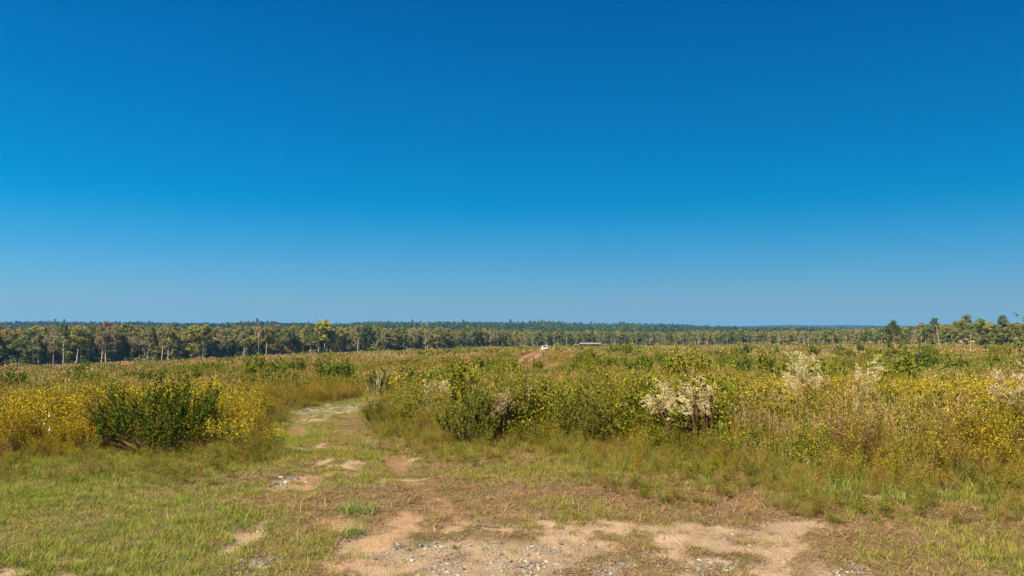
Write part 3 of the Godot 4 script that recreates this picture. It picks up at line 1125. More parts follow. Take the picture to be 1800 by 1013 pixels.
func build_meadow() -> void:
	var olive := [lin(0.225, 0.175, 0.014), lin(0.28, 0.20, 0.018), lin(0.16, 0.145, 0.012), lin(0.27, 0.165, 0.028)]
	var green := [lin(0.135, 0.16, 0.014), lin(0.175, 0.19, 0.018), lin(0.085, 0.11, 0.013)]
	var brown := [lin(0.22, 0.125, 0.05), lin(0.28, 0.16, 0.06), lin(0.15, 0.08, 0.035)]
	var straw := [lin(0.37, 0.27, 0.10), lin(0.31, 0.22, 0.08), lin(0.40, 0.31, 0.14)]
	var pinkish := [lin(0.36, 0.22, 0.11), lin(0.31, 0.185, 0.09), lin(0.38, 0.26, 0.13)]
	var yellow := [lin(0.62, 0.49, 0.014), lin(0.68, 0.56, 0.018), lin(0.48, 0.37, 0.012)]
	var stem := lin(0.18, 0.13, 0.045)
	var dark := lin(0.14, 0.075, 0.04)
	var near := {"yellow_wildflowers": [], "olive_weeds": [], "green_weeds": [], "dry_weeds": [], "broomsedge_grass": [], "feathery_weeds": [], "tall_grass": [], "brambles": [], "tall_stalks": []}
	for k in 3:
		near.yellow_wildflowers.append(weed({"stems": 7, "h0": 0.6, "h1": 1.0, "spread": 0.42, "stem": stem, "sw": 0.007, "leaves": 58, "ll": 0.05, "lw": 0.009, "leaf": olive, "bush": 0.08, "flowers": 26, "fs": 0.018, "ffrom": 0.4, "flower": yellow}))
		near.olive_weeds.append(weed({"stems": 7, "h0": 0.55, "h1": 1.05, "spread": 0.45, "stem": stem, "sw": 0.007, "leaves": 70, "ll": 0.052, "lw": 0.010, "leaf": olive, "bush": 0.10, "flowers": 6, "fs": 0.016, "flower": yellow}))
		near.green_weeds.append(weed({"stems": 6, "h0": 0.5, "h1": 0.95, "spread": 0.45, "stem": stem, "sw": 0.008, "leaves": 46, "ll": 0.055, "lw": 0.024, "leaf": green, "bush": 0.09}))
		near.brambles.append(weed({"stems": 9, "h0": 0.6, "h1": 1.15, "spread": 0.7, "stem": dark, "sw": 0.010, "leaves": 62, "ll": 0.052, "lw": 0.030, "leaf": green + [lin(0.22, 0.20, 0.022), lin(0.055, 0.08, 0.014), lin(0.20, 0.15, 0.025)], "bush": 0.11, "droop": 0.6, "from": 0.2}))
		near.tall_stalks.append(weed({"stems": 3, "h0": 1.1, "h1": 1.65, "spread": 0.22, "stem": pick([dark, lin(0.22, 0.16, 0.08), stem]), "sw": 0.010, "leaves": 46, "ll": 0.05, "lw": 0.014, "leaf": [olive, brown, green][k], "bush": 0.07, "from": 0.35, "droop": 0.35}))
		near.dry_weeds.append(weed({"stems": 8, "h0": 0.55, "h1": 1.0, "spread": 0.4, "stem": dark, "sw": 0.007, "leaves": 40, "ll": 0.045, "lw": 0.011, "leaf": brown, "bush": 0.11, "from": 0.25}))
		near.broomsedge_grass.append(tuft({"blades": 90, "base": 0.07, "spread": 0.5, "l0": 0.45, "l1": 1.0, "w": 0.007, "droop": 0.8, "col": olive + [lin(0.27, 0.20, 0.075), lin(0.22, 0.15, 0.06)], "segs": 3, "heads": 5, "head": [lin(0.30, 0.22, 0.10)]}))
		near.feathery_weeds.append(weed({"stems": 7, "h0": 0.65, "h1": 1.15, "spread": 0.32, "stem": stem, "sw": 0.007, "leaves": 80, "ll": 0.06, "lw": 0.007, "leaf": [lin(0.20, 0.175, 0.035), lin(0.23, 0.20, 0.045), lin(0.155, 0.15, 0.03)], "bush": 0.06}))
		near.tall_grass.append(tuft({"blades": 70, "base": 0.10, "spread": 0.6, "l0": 0.25, "l1": 0.7, "w": 0.008, "droop": 1.0, "col": [lin(0.15, 0.175, 0.03), lin(0.20, 0.19, 0.04), lin(0.11, 0.145, 0.025), lin(0.25, 0.19, 0.07)], "segs": 3}))
	var nb := {}
	for k in near:
		nb[k] = bags_of(near[k])
	# what grows where, in patches: name and share
	var left_mix := [["yellow_wildflowers", 0.36], ["olive_weeds", 0.32], ["dry_weeds", 0.12], ["broomsedge_grass", 0.08], ["green_weeds", 0.08], ["brambles", 0.04]]
	var mid_mix := [["feathery_weeds", 0.20], ["olive_weeds", 0.20], ["dry_weeds", 0.10], ["brambles", 0.32], ["green_weeds", 0.12], ["broomsedge_grass", 0.06]]
	var right_mix := [["green_weeds", 0.07], ["yellow_wildflowers", 0.31], ["olive_weeds", 0.30], ["dry_weeds", 0.13], ["brambles", 0.05], ["feathery_weeds", 0.11], ["broomsedge_grass", 0.03]]
	var back_mix := [["olive_weeds", 0.34], ["dry_weeds", 0.12], ["broomsedge_grass", 0.20], ["brambles", 0.16], ["green_weeds", 0.12], ["yellow_wildflowers", 0.06]]
	for i in 22000:
		var d := sqrt(lerpf(10.0 * 10.0, 46.0 * 46.0, rng.randf()))
		if i % 3 == 0:
			d = sqrt(lerpf(10.0 * 10.0, 24.0 * 24.0, rng.randf()))
		var x := rr(-0.73, 0.73) * d + rr(-1, 1)
		var m := meadow(x, d)
		if m < 0.05:
			continue
		var mix_: Array = right_mix
		if d > 30.0 + rr(-5, 5):
			mix_ = back_mix
		elif x < road_x(d):
			mix_ = left_mix
		elif x < 4.4 + rr(-1.2, 1.2):
			mix_ = mid_mix
		var u := clampf(0.5 + 1.05 * n_patch.get_noise_2d(x * 1.7 + 31.0, d * 1.3) + rr(-0.3, 0.3), 0.0, 0.999)
		if rng.randf() < 0.25:
			u = rng.randf()
		var kind := "olive_weeds"
		for e in mix_:
			u -= e[1]
			if u < 0.0:
				kind = e[0]
				break
		if m > 0.7 and rng.randf() < 0.08:
			kind = "tall_stalks"
		if m < 0.45 and rng.randf() < 0.8:
			kind = pick(["tall_grass", "tall_grass", "tall_grass", "dry_weeds", "olive_weeds", "feathery_weeds"])
			if x > -0.5 and x < 3.2 and rng.randf() < 0.4:
				kind = "feathery_weeds"
		var s := lerpf(0.22, 1.0, m) * rr(0.6, 1.15) * (1.0 + 0.6 * n_patch.get_noise_2d(x * 1.8, d * 1.8 + 300.0))
		if x > 3.0:
			s *= 1.08 + 0.28 * smoothstep(3.0, 7.0, x) * smoothstep(30.0, 22.0, d)
		if kind == "tall_grass":
			s *= 1.1
		s = minf(s, 0.92 if kind == "tall_stalks" else 1.4)
		# keep the named bushes open to view from the track
		for e in open_to_view:
			if absf(x - e[0] * d / e[1]) < e[2] and d < e[1] and d > e[1] - 3.2:
				s *= 0.42 if rng.randf() < 0.75 else 0.8
		drop_in(pick(nb[kind]), on_ground(x, d), Vector3(s * rr(0.9, 1.3), s, s * rr(0.9, 1.3)), vary(Color(1, 1, 1), 0.28))
	# knee-high grass along the mown margin
	for i in 9000:
		var d := rr(9.0, 22.0)
		var x := rr(-0.72, 0.72) * d
		if i % 4 == 0:
			d = rr(14.0, 34.0)
			x = road_x(d) + (rr(-2.6, -1.2) if rng.randf() < 0.5 else rr(1.1, 2.6))
		var m := meadow(x, d)
		var near_ := m
		if m <= 0.0:
			near_ = maxf(meadow(x, d + 2.0) * 0.55 - 0.03, 0.0)
		if near_ <= 0.01 or m > 0.6 or soil(x, d)[0] > 0.5:
			continue
		var kind: String = pick(["tall_grass", "tall_grass", "tall_grass", "green_weeds", "dry_weeds", "feathery_weeds", "feathery_weeds"])
		if rng.randf() < 0.3 - n_mid.get_noise_2d(x * 0.8, d * 0.8 + 20.0) * 0.8:
			continue
		var s := rr(0.14, 0.34) + near_ * 0.22
		drop_in(pick(nb[kind]), on_ground(x, d), Vector3(s * 1.5, s, s * 1.5), vary(Color(0.96, 0.95, 0.88), 0.28))
	# further off, coarser plants
	var wide := []
	for k in 3:
		wide.append(weed({"stems": 8, "h0": 0.5, "h1": 1.0, "spread": 0.6, "stem": lin(0.7, 0.6, 0.5), "sw": 0.02, "leaves": 14, "ll": 0.13, "lw": 0.045, "leaf": [lin(1, 1, 1), lin(0.8, 0.8, 0.8), lin(1.2, 1.2, 1.2)], "bush": 0.22, "base": 0.25}))
	for k in 2:
		wide.append(tuft({"blades": 70, "base": 0.28, "spread": 0.6, "l0": 0.45, "l1": 1.0, "w": 0.035, "droop": 0.7, "col": [lin(1, 1, 1), lin(0.85, 0.85, 0.85), lin(1.15, 1.12, 1.1)], "segs": 2}))
	var wb := bags_of(wide)
	var farm := []
	for k in 3:
		var m := Maker.new()
		for l in 54:
			var a := rr(0, TAU)
			var r := sqrt(rng.randf())
			var h := 0.85 * (1.0 - 0.5 * r * r) * rr(0.35, 1.15)
			var f := tilt(1.1)
			var sd := across(f)
			var g := 1.0 + rr(-0.25, 0.25)
			m.leaf(Vector3(cos(a) * r * 1.1, h - 0.1, sin(a) * r * 1.1), (Vector3.UP * 1.3 + anydir()).normalized(), sd, rr(0.25, 0.5), rr(0.07, 0.16), Color(g, g, g))
		farm.append(m.mesh(veg))
	var fb := bags_of(farm)
	for i in 96000:
		var zone := 0 if i < 34000 else 1
		var d := sqrt(lerpf(44.0 * 44.0, 145.0 * 145.0, rng.randf())) if zone == 0 else sqrt(lerpf(140.0 * 140.0, 470.0 * 470.0, rng.randf()))
		if zone == 1 and i % 8 == 0:
			d = rr(460.0, 705.0)
		var b := rr(-0.72, 0.72)
		var x := b * d
		if d > wood_d(b) + 2.0:
			continue
		var rx := absf(x - road_x(d))
		if d < 425.0 and rx < (2.0 if d > 108.0 else 0.5) + rr(-0.2, 0.4):
			continue
		var p := n_patch2.get_noise_2d(x, d) * 1.0 + n_patch.get_noise_2d(x, d * 0.7) * 0.8 + rr(-0.2, 0.2)
		var q := n_patch.get_noise_2d(x * 0.7 + 31.0, d * 0.5) + rr(-0.2, 0.2)
		var col: Color
		var lush := 0.13 if x > 0.0 and d < 130.0 else 0.21
		if q > lush:
			col = pick(green)
		elif p > (0.05 if x > 0.0 and d < 120.0 else -0.12):
			col = pick(pinkish) if rng.randf() < 0.5 else pick(straw)
		elif p > -0.2:
			col = pick(straw) if rng.randf() < 0.35 else pick(olive)
		elif rng.randf() < 0.25:
			col = pick(brown)
		else:
			col = pick(olive)
		if rng.randf() < 0.015 and d < 90.0:
			col = lin(0.5, 0.36, 0.02)
		if d > 110.0 and rng.randf() < 0.25:
			col = pick(pinkish)
		var s := rr(0.55, 1.1) * (1.0 + 0.35 * n_patch.get_noise_2d(x, d + 300.0))
		if q > lush and rng.randf() < 0.3:
			s *= rr(1.2, 1.7)
		if b > 0.012 and b < 0.052 and d > 45.0 and d < 135.0:
			s *= 0.6
		var at := Vector3(x, lie(x, -d), -d)
		if zone == 0:
			drop_in(pick(wb), at, Vector3(s * 1.25, s, s * 1.25), vary(col, 0.2))
		else:
			s *= 1.0 + smoothstep(200.0, 600.0, d) * 0.3
			drop_in(pick(fb), at, Vector3(s * 1.5, s, s * 1.5), vary(col, 0.2), 0.05)
	var root := stuff_root("meadow_plants", "dense meadow of yellow wildflowers, olive weeds and tan broomsedge grass", "meadow")
	for k in nb:
		stuff(k, nb[k], root)
	stuff("scrubby_weeds", wb, root)
	stuff("field_grass", fb, root)

func build_verge() -> void:
	var lawn := [lin(0.15, 0.195, 0.03), lin(0.20, 0.22, 0.035), lin(0.27, 0.24, 0.06), lin(0.11, 0.16, 0.026)]
	var dry := [lin(0.27, 0.17, 0.095), lin(0.20, 0.115, 0.065), lin(0.34, 0.235, 0.13), lin(0.15, 0.075, 0.045)]
	var grass := []
	var thatch := []
	for k in 4:
		grass.append(tuft({"blades": 16, "base": 0.05, "spread": 0.95, "l0": 0.04, "l1": 0.125, "w": 0.0043, "droop": 0.8, "col": lawn, "segs": 2}))
		thatch.append(tuft({"blades": 20, "base": 0.08, "spread": 1.0, "flat": 0.35, "l0": 0.04, "l1": 0.15, "w": 0.0045, "droop": 0.5, "col": dry, "segs": 2, "lift": 0.02}))
	var gb := bags_of(grass)
	var tb := bags_of(thatch)
	for i in 84000:
		var d := sqrt(lerpf(6.3 * 6.3, 19.0 * 19.0, rng.randf()))
		var x := rr(-0.72, 0.72) * d
		if i > 72000:
			d = rr(18.0, 42.0)
			x = road_x(d) + rr(-2.2, 2.2)
		if meadow(x, d) > 0.7:
			continue
		var s := soil(x, d)
		var b: float = s[0]
		if rng.randf() < smoothstep(0.12, 0.55, b) * clampf(0.97 + 0.5 * n_fine.get_noise_2d(x * 0.6, d * 0.6 + 60.0), 0.3, 0.95):
			continue
		var left := smoothstep(-1.9, -3.4, x - (road_x(d) + 0.9) * 0.6)
		var g := 0.42 + n_mid.get_noise_2d(x * 0.7 + 3.0, d * 0.7) * 0.85 + left * 0.50
		var rd := x - road_x(d)
		if d < 11.5 and rd > -0.6 and x < 4.3:
			g -= 0.42
		if x > 4.3 and d < 11.0:
			g += 0.05
		if absf(rd) < 0.55 and d > 12.0:
			g += 0.15
		var k := rng.randf() < clampf(g, 0.06, 0.93)
		var at := on_ground(x, d)
		at.y -= 0.012
		if k:
			var z := rr(0.6, 1.2) * (1.0 + 0.5 * n_mid.get_noise_2d(x, d + 40.0)) * (1.0 + 0.5 * meadow(x, d)) * (1.0 - 0.4 * b)
			drop_in(pick(gb), at, Vector3(1.15, z, 1.15), vary(Color(1, 1, 1).lerp(Color(1.15, 0.9, 0.8), rng.randf() * (1.0 - left)), 0.22), 0.2)
		else:
			drop_in(pick(tb), at, Vector3(1.2, rr(0.5, 1.2), 1.2) * (1.0 - 0.45 * b), vary(Color(1, 1, 1), 0.25), 0.25)
	var root := stuff_root("short_grass", "short green and dead brown grass on the verge and track", "grass")
	stuff("green_grass", gb, root)
	stuff("dead_grass", tb, root)
	# gravel
	var stones := []
	for k in 3:
		var m := Maker.new()
		var p := []
		for j in 3:
			for a in 5:
				var w := [0.75, 1.0, 0.55][j] as float
				p.append(Vector3(cos(a * TAU / 5.0 + j * 0.5) * w * rr(0.75, 1.2), [-0.35, 0.15, 0.6][j] * rr(0.8, 1.2), sin(a * TAU / 5.0 + j * 0.5) * w * rr(0.75, 1.2)))
		for j in 2:
			for a in 5:
				m.quad(p[j * 5 + a], p[j * 5 + 5 + a], p[j * 5 + 5 + (a + 1) % 5], p[j * 5 + (a + 1) % 5], Color.WHITE)
		for a in 3:
			m.tri(p[10], p[11 + a], p[12 + a] if a < 2 else p[14], Color.WHITE)
		m.tri(p[10], p[12], p[13], Color.WHITE)
		m.tri(p[10], p[13], p[14], Color.WHITE)
		stones.append(m.mesh(wood_mat))
	var sb := bags_of(stones)
	var greys := [lin(0.31, 0.275, 0.225), lin(0.43, 0.40, 0.34), lin(0.22, 0.20, 0.185), lin(0.14, 0.125, 0.115), lin(0.29, 0.21, 0.14), lin(0.21, 0.205, 0.21)]
	for i in 95000:
		var d := rr(6.4, 13.0)
		var x := rr(-4.5, 4.0)
		if i % 12 == 0:
			d = rr(27.0, 36.0)
			x = road_x(d) + rr(-1.6, 1.0)
		var s := soil(x, d)
		var g: float = s[2]
		if d > 20.0:
			g = s[0] * 0.5
		if rng.randf() > g * clampf(0.8 + 1.3 * n_fine.get_noise_2d(x * 0.5, d * 0.5 + 8.0), 0.1, 0.9) + s[0] * 0.02:
			continue
		var z := rr(0.005, 0.013) * (1.0 + 2.0 * pow(rng.randf(), 6.0)) * (1.5 if d > 20.0 else 1.0)
		var at := on_ground(x, d)
		at.y -= 0.03 * smoothstep(0.2, 0.7, s[0]) - z * 0.1
		drop_in(pick(sb), at, Vector3(z, z * rr(0.5, 0.9), z), vary(pick(greys), 0.15), 0.5)
	stuff("gravel", sb)
	tag(get_node("gravel"), "loose pale grey gravel spread over the front of the track", "gravel")

func bush(called: String, label: String, category: String, x: float, d: float, s: float, parts: Array, names: Array, tint: Material = null, group := "", turn := -1.0) -> Node3D:
	var o := thing(called, label, category, on_ground(x, d), rr(0, TAU) if turn < 0.0 else turn, s, group)
	for k in parts.size():
		var p := part(names[k], parts[k], o)
		if tint and names[k] == "foliage":
			p.material_override = tint
	return o

func build_shrubs() -> void:
	var deepc := [lin(0.105, 0.14, 0.014), lin(0.14, 0.175, 0.018), lin(0.065, 0.095, 0.012), lin(0.19, 0.16, 0.022)]
	var freshc := [lin(0.20, 0.21, 0.018), lin(0.25, 0.235, 0.02), lin(0.14, 0.16, 0.016), lin(0.28, 0.215, 0.022)]
	var bark := lin(0.16, 0.10, 0.07)
	var sf := ["stems", "foliage"]
	# the big dark shrub left of the track
	bush("leafy_shrub", "large dark green leafy shrub left of the track", "shrub", -6.7, 15.3, 0.92, shrub(80, 1.55, 2.6, 0.05, 0.026, 56, [lin(0.07, 0.115, 0.012), lin(0.10, 0.15, 0.014), lin(0.045, 0.075, 0.01), lin(0.13, 0.14, 0.016)], bark, 6), sf)
	# shrubs round the middle of the meadow's edge
	var a1 := shrub(36, 1.5, 1.7, 0.046, 0.027, 52, freshc + deepc, bark)
	var a2 := shrub(32, 1.3, 1.5, 0.046, 0.026, 52, deepc, bark)
	var a3 := shrub(7, 2.2, 0.6, 0.07, 0.05, 50, freshc, bark, 7)
	var a4 := shrub(28, 1.2, 1.6, 0.046, 0.025, 46, freshc, bark)
	bush("leafy_sapling", "tall thin sapling with light green leaves right of the track bend", "sapling", -1.15, 19.0, 1.02, a3, sf)
	bush("leafy_shrub", "dark-based shrub under the tall thin light green sapling", "shrub", -0.9, 16.4, 0.92, a2, sf)
	bush("leafy_shrub", "yellow-green shrub right of the tall thin sapling", "shrub", -0.25, 17.2, 0.95, a1, sf)
	bush("leafy_shrub", "low leafy shrub between brown plume and white-tipped stem", "shrub", 0.2, 17.6, 0.95, a4, sf)
	bush("leafy_shrub", "dark green shrub left of the twin upright saplings", "shrub", 1.5, 16.5, 0.92, a2, sf)
	bush("leafy_shrub", "dense dark shrub at the foot of the twin upright saplings", "shrub", 2.25, 16.6, 0.98, a1, sf)
	bush("leafy_sapling", "left one of twin upright saplings behind the cream-plumed bush", "sapling", 2.2, 18.0, 0.83, a3, sf)
	bush("leafy_sapling", "right one of twin upright saplings behind the cream-plumed bush", "sapling", 2.85, 18.4, 0.8, a3, sf)
	bush("leafy_shrub", "fresh green shrub close behind the wide cream-plumed bush", "shrub", 4.0, 17.6, 1.05, a4, sf)
	bush("leafy_shrub", "small dark shrub at the inner bend of the track", "shrub", -3.4, 20.9, 0.62, a2, sf)
	bush("leafy_shrub", "dark shaded bush between the two right-hand plume bushes", "shrub", 7.9, 17.4, 0.95, a2, sf)
	bush("leafy_shrub", "green bush at the right margin among yellow weeds", "shrub", 8.4, 13.6, 0.95, a4, sf)
	bush("leafy_shrub", "low fresh green bush beneath the reddish weeds at right margin", "shrub", 5.9, 12.0, 0.55, a4, sf)
	# groundsel with cream plumes
	var cream := [lin(0.62, 0.53, 0.27), lin(0.70, 0.62, 0.36), lin(0.52, 0.43, 0.20)]
	var dusk := [lin(0.42, 0.29, 0.20), lin(0.36, 0.24, 0.16), lin(0.48, 0.36, 0.25)]
	var red := lin(0.19, 0.085, 0.055)
	var gp := ["stems", "foliage", "plumes"]
	bush("groundsel_bush", "wide groundsel bush with cream plumes over many reddish stems", "bush", 3.4, 15.2, 1.0, groundsel(46, 1.5, 1.35, 8, cream, red, 6, Vector3(-0.16, 0, 0), 0.66), gp, null, "", 0.0)
	bush("groundsel_bush", "tall groundsel bush with high pointed cream plumes against far field", "bush", 7.3, 20.0, 1.0, groundsel(24, 2.2, 1.2, 10, cream, lin(0.16, 0.11, 0.06), 16), gp, null, "", 0.0)
	bush("groundsel_bush", "low groundsel bush left of the tall pointed cream plumes", "bush", 6.5, 19.0, 1.0, groundsel(14, 1.35, 0.8, 8, cream, lin(0.16, 0.11, 0.06), 16), gp, null, "", 0.0)
	bush("groundsel_bush", "groundsel with pale forked trunk and wind-swept cream tufts", "bush", 8.9, 20.4, 1.0, groundsel(18, 1.95, 1.15, 6, cream, lin(0.30, 0.23, 0.17), 26, Vector3(0.12, 0, 0)), gp, null, "", 0.0)
	bush("groundsel_bush", "pinkish feathery plume bush at the right edge", "bush", 9.05, 14.0, 1.0, groundsel(22, 1.7, 1.2, 11, [lin(0.50, 0.39, 0.24), lin(0.58, 0.47, 0.30)], red, 6, Vector3(-0.12, 0, 0)), gp, null, "", 0.0)
	bush("groundsel_bush", "small brown seed-plume bush beside the white-tipped stem", "bush", -0.2, 16.6, 1.0, groundsel(9, 1.25, 0.5, 10, dusk, red, 6), gp, null, "", 0.0)
	bush("groundsel_bush", "pale white-topped bush between yellow mound and thin sapling", "bush", -2.05, 23.0, 1.0, groundsel(14, 1.45, 0.9, 6, cream, lin(0.16, 0.11, 0.06), 24), gp, null, "", 0.0)
	# plume grass
	var pg := [lin(0.44, 0.36, 0.20), lin(0.50, 0.42, 0.25), lin(0.36, 0.30, 0.15)]
	for e in [[-4.9, 29.0, 1.25, "cream plume grass clump where the track bends out of sight"], [-15.6, 28.0, 1.4, "leaning cream plume grass clump behind yellow flowers far left"], [-13.8, 27.0, 0.95, "low pale plume grass clump right of the leaning one"]]:
		var g := thing("plume_grass", e[3], "grass clump", on_ground(e[0], e[1]), rr(0, TAU), e[2], "plume grass clumps")
		part("blades", tuft({"blades": 150, "base": 0.14, "spread": 0.85, "l0": 0.5, "l1": 1.05, "w": 0.009, "droop": 1.5, "col": pg, "segs": 4}), g)
		part("seed_heads", tuft({"blades": 3, "base": 0.05, "spread": 1.0, "l0": 0.5, "l1": 1.05, "w": 0.006, "droop": 0.6, "col": pg, "heads": 15, "head": pg, "head_leaves": 18}), g)
	# a mound of fine yellow-green weeds beside the track
	var yel := [lin(0.58, 0.44, 0.015), lin(0.66, 0.51, 0.02), lin(0.46, 0.36, 0.015)]
	for e in [[-3.3, 21.5, 1.25, "rounded mound of fine yellow-green weed at the track's bend"], [-2.4, 20.4, 1.05, "second fine yellow-green weed mound nearer the thin sapling"]]:
		var g := thing("weed_mound", e[3], "weed", on_ground(e[0], e[1]), rr(0, TAU), e[2])
		part("stalks", weed({"stems": 40, "h0": 0.6, "h1": 1.1, "spread": 0.75, "stem": lin(0.2, 0.15, 0.06), "sw": 0.006, "leaves": 60, "ll": 0.06, "lw": 0.007, "leaf": [lin(0.21, 0.18, 0.04), lin(0.25, 0.19, 0.05), lin(0.17, 0.15, 0.035)], "bush": 0.09, "base": 0.25}), g)
	# goldenrod clumps with dense flowers
	var gold := []
	for k in 2:
		gold.append([weed({"stems": 14, "h0": 0.5, "h1": 0.85, "spread": 0.6, "stem": lin(0.15, 0.12, 0.05), "sw": 0.008, "leaves": 34, "ll": 0.06, "lw": 0.014, "leaf": [lin(0.12, 0.13, 0.03), lin(0.17, 0.15, 0.04)], "bush": 0.07, "base": 0.14}),
			weed({"stems": 14, "h0": 0.6, "h1": 0.9, "spread": 0.6, "stem": lin(0.15, 0.12, 0.05), "sw": 0.004, "leaves": 0, "ll": 0.05, "lw": 0.01, "leaf": yel, "flowers": 40, "fs": 0.021, "ffrom": 0.5, "fbush": 0.16, "flower": yel, "base": 0.14})])
	var gs := [[-4.9, 14.4, 1.0, "yellow-flowered clump at the right foot of the large dark shrub"], [-5.5, 14.9, 0.9, "yellow-flowered clump overlapping the right side of large dark shrub"], [-4.35, 15.0, 0.7, "small yellow-flowered clump beside the left rut"], [-9.6, 18.5, 1.1, "bright yellow-flowered clump left of the large dark shrub"], [-11.6, 20.5, 1.15, "yellow-flowered clump at the left margin of the photo"], [-10.6, 20.0, 1.0, "yellow-flowered clump second from the left margin"], [-8.4, 17.4, 0.9, "yellow-flowered clump between left margin clumps and large dark shrub"], [7.4, 24.5, 1.2, "golden clump behind the tall pointed cream plumes"], [12.6, 24.0, 1.25, "golden-flowered clump highest among the right-hand weeds"], [11.4, 23.0, 1.05, "golden-flowered clump left of the highest right-hand one"], [-4.3, 25.5, 1.0, "yellow-flowered clump beside the cream plume grass at the bend"], [6.4, 14.5, 0.9, "yellow-flowered clump in the right-hand weeds near the mown edge"], [8.2, 16.0, 0.95, "yellow-flowered clump right of the small shaded bush"]]
	for i in gs.size():
		var e: Array = gs[i]
		bush("goldenrod_clump", e[3], "wildflower", e[0], e[1], e[2], gold[i % 2], ["foliage", "flowers"], null, "yellow-flowered clumps among the weeds")
	# pink-flowered stems
	var pk := [weed({"stems": 2, "h0": 0.9, "h1": 1.05, "spread": 0.2, "stem": lin(0.14, 0.11, 0.05), "sw": 0.008, "leaves": 20, "ll": 0.07, "lw": 0.02, "leaf": [lin(0.10, 0.12, 0.03)], "bush": 0.03}), weed({"stems": 2, "h0": 1.0, "h1": 1.08, "spread": 0.2, "stem": lin(0.14, 0.11, 0.05), "sw": 0.004, "leaves": 0, "ll": 0.05, "lw": 0.01, "leaf": yel, "flowers": 5, "fs": 0.05, "ffrom": 0.95, "fbush": 0.10, "flower": [lin(0.55, 0.30, 0.42), lin(0.62, 0.40, 0.50)]})]
	var ps := [[5.4, 16.4, "first"], [5.9, 16.6, "second"], [6.4, 16.9, "third"], [6.85, 16.7, "fourth"], [8.0, 14.2, "fifth"], [4.9, 17.5, "sixth"]]
	for e in ps:
		bush("thistle_stem", "pink-flowered stem, %s of six among the right-hand weeds" % e[2], "wildflower", e[0], e[1], 0.95, pk, ["foliage", "flowers"], null, "pink-flowered stems")
	# reddish dead weeds at the right margin
	var rm := [weed({"stems": 22, "h0": 0.6, "h1": 1.15, "spread": 0.3, "stem": lin(0.10, 0.05, 0.035), "sw": 0.009, "leaves": 40, "ll": 0.05, "lw": 0.012, "leaf": [lin(0.15, 0.065, 0.04), lin(0.10, 0.05, 0.035), lin(0.20, 0.10, 0.05)], "bush": 0.09, "base": 0.2})]
	for e in [[8.0, 12.4, 0.95, "dark reddish dead weed clump at the right margin"], [5.3, 12.6, 1.1, "dark brown dead weed clump left of the right margin's red one"], [4.4, 19.0, 0.9, "reddish dead weed behind the wide cream-plumed bush"]]:
		bush("dead_weed", e[3], "weed", e[0], e[1], e[2], rm, ["stalks"])
	# near tree whose left branches enter at the right edge
	var nt := shrub(18, 3.2, 2.4, 0.10, 0.065, 44, [lin(0.13, 0.14, 0.03), lin(0.18, 0.16, 0.035), lin(0.20, 0.14, 0.04), lin(0.09, 0.115, 0.025)], lin(0.34, 0.28, 0.22), 6)
	bush("leafy_sapling", "young tree with pale branches reaching in at the right edge", "tree", 19.0, 29.0, 1.0, nt, sf)
	# scattered green bushes across the field
	var fm := [shrub(18, 1.5, 1.7, 0.115, 0.075, 38, [lin(0.8, 0.9, 1), lin(1, 1, 1), lin(1.15, 1.1, 1)], bark, 4), shrub(16, 1.8, 1.3, 0.115, 0.075, 38, [lin(0.8, 0.9, 1), lin(1, 1, 1), lin(1.2, 1.1, 1)], bark, 4), shrub(20, 1.2, 2.2, 0.115, 0.075, 34, [lin(0.8, 0.9, 1), lin(1, 1, 1), lin(1.1, 1.1, 1)], bark, 4)]
	var gm := {"dark green": plain_leaf(lin(0.095, 0.13, 0.022), 0.4), "mid green": plain_leaf(lin(0.16, 0.185, 0.022), 0.5), "yellow-green": plain_leaf(lin(0.24, 0.225, 0.024), 0.5)}
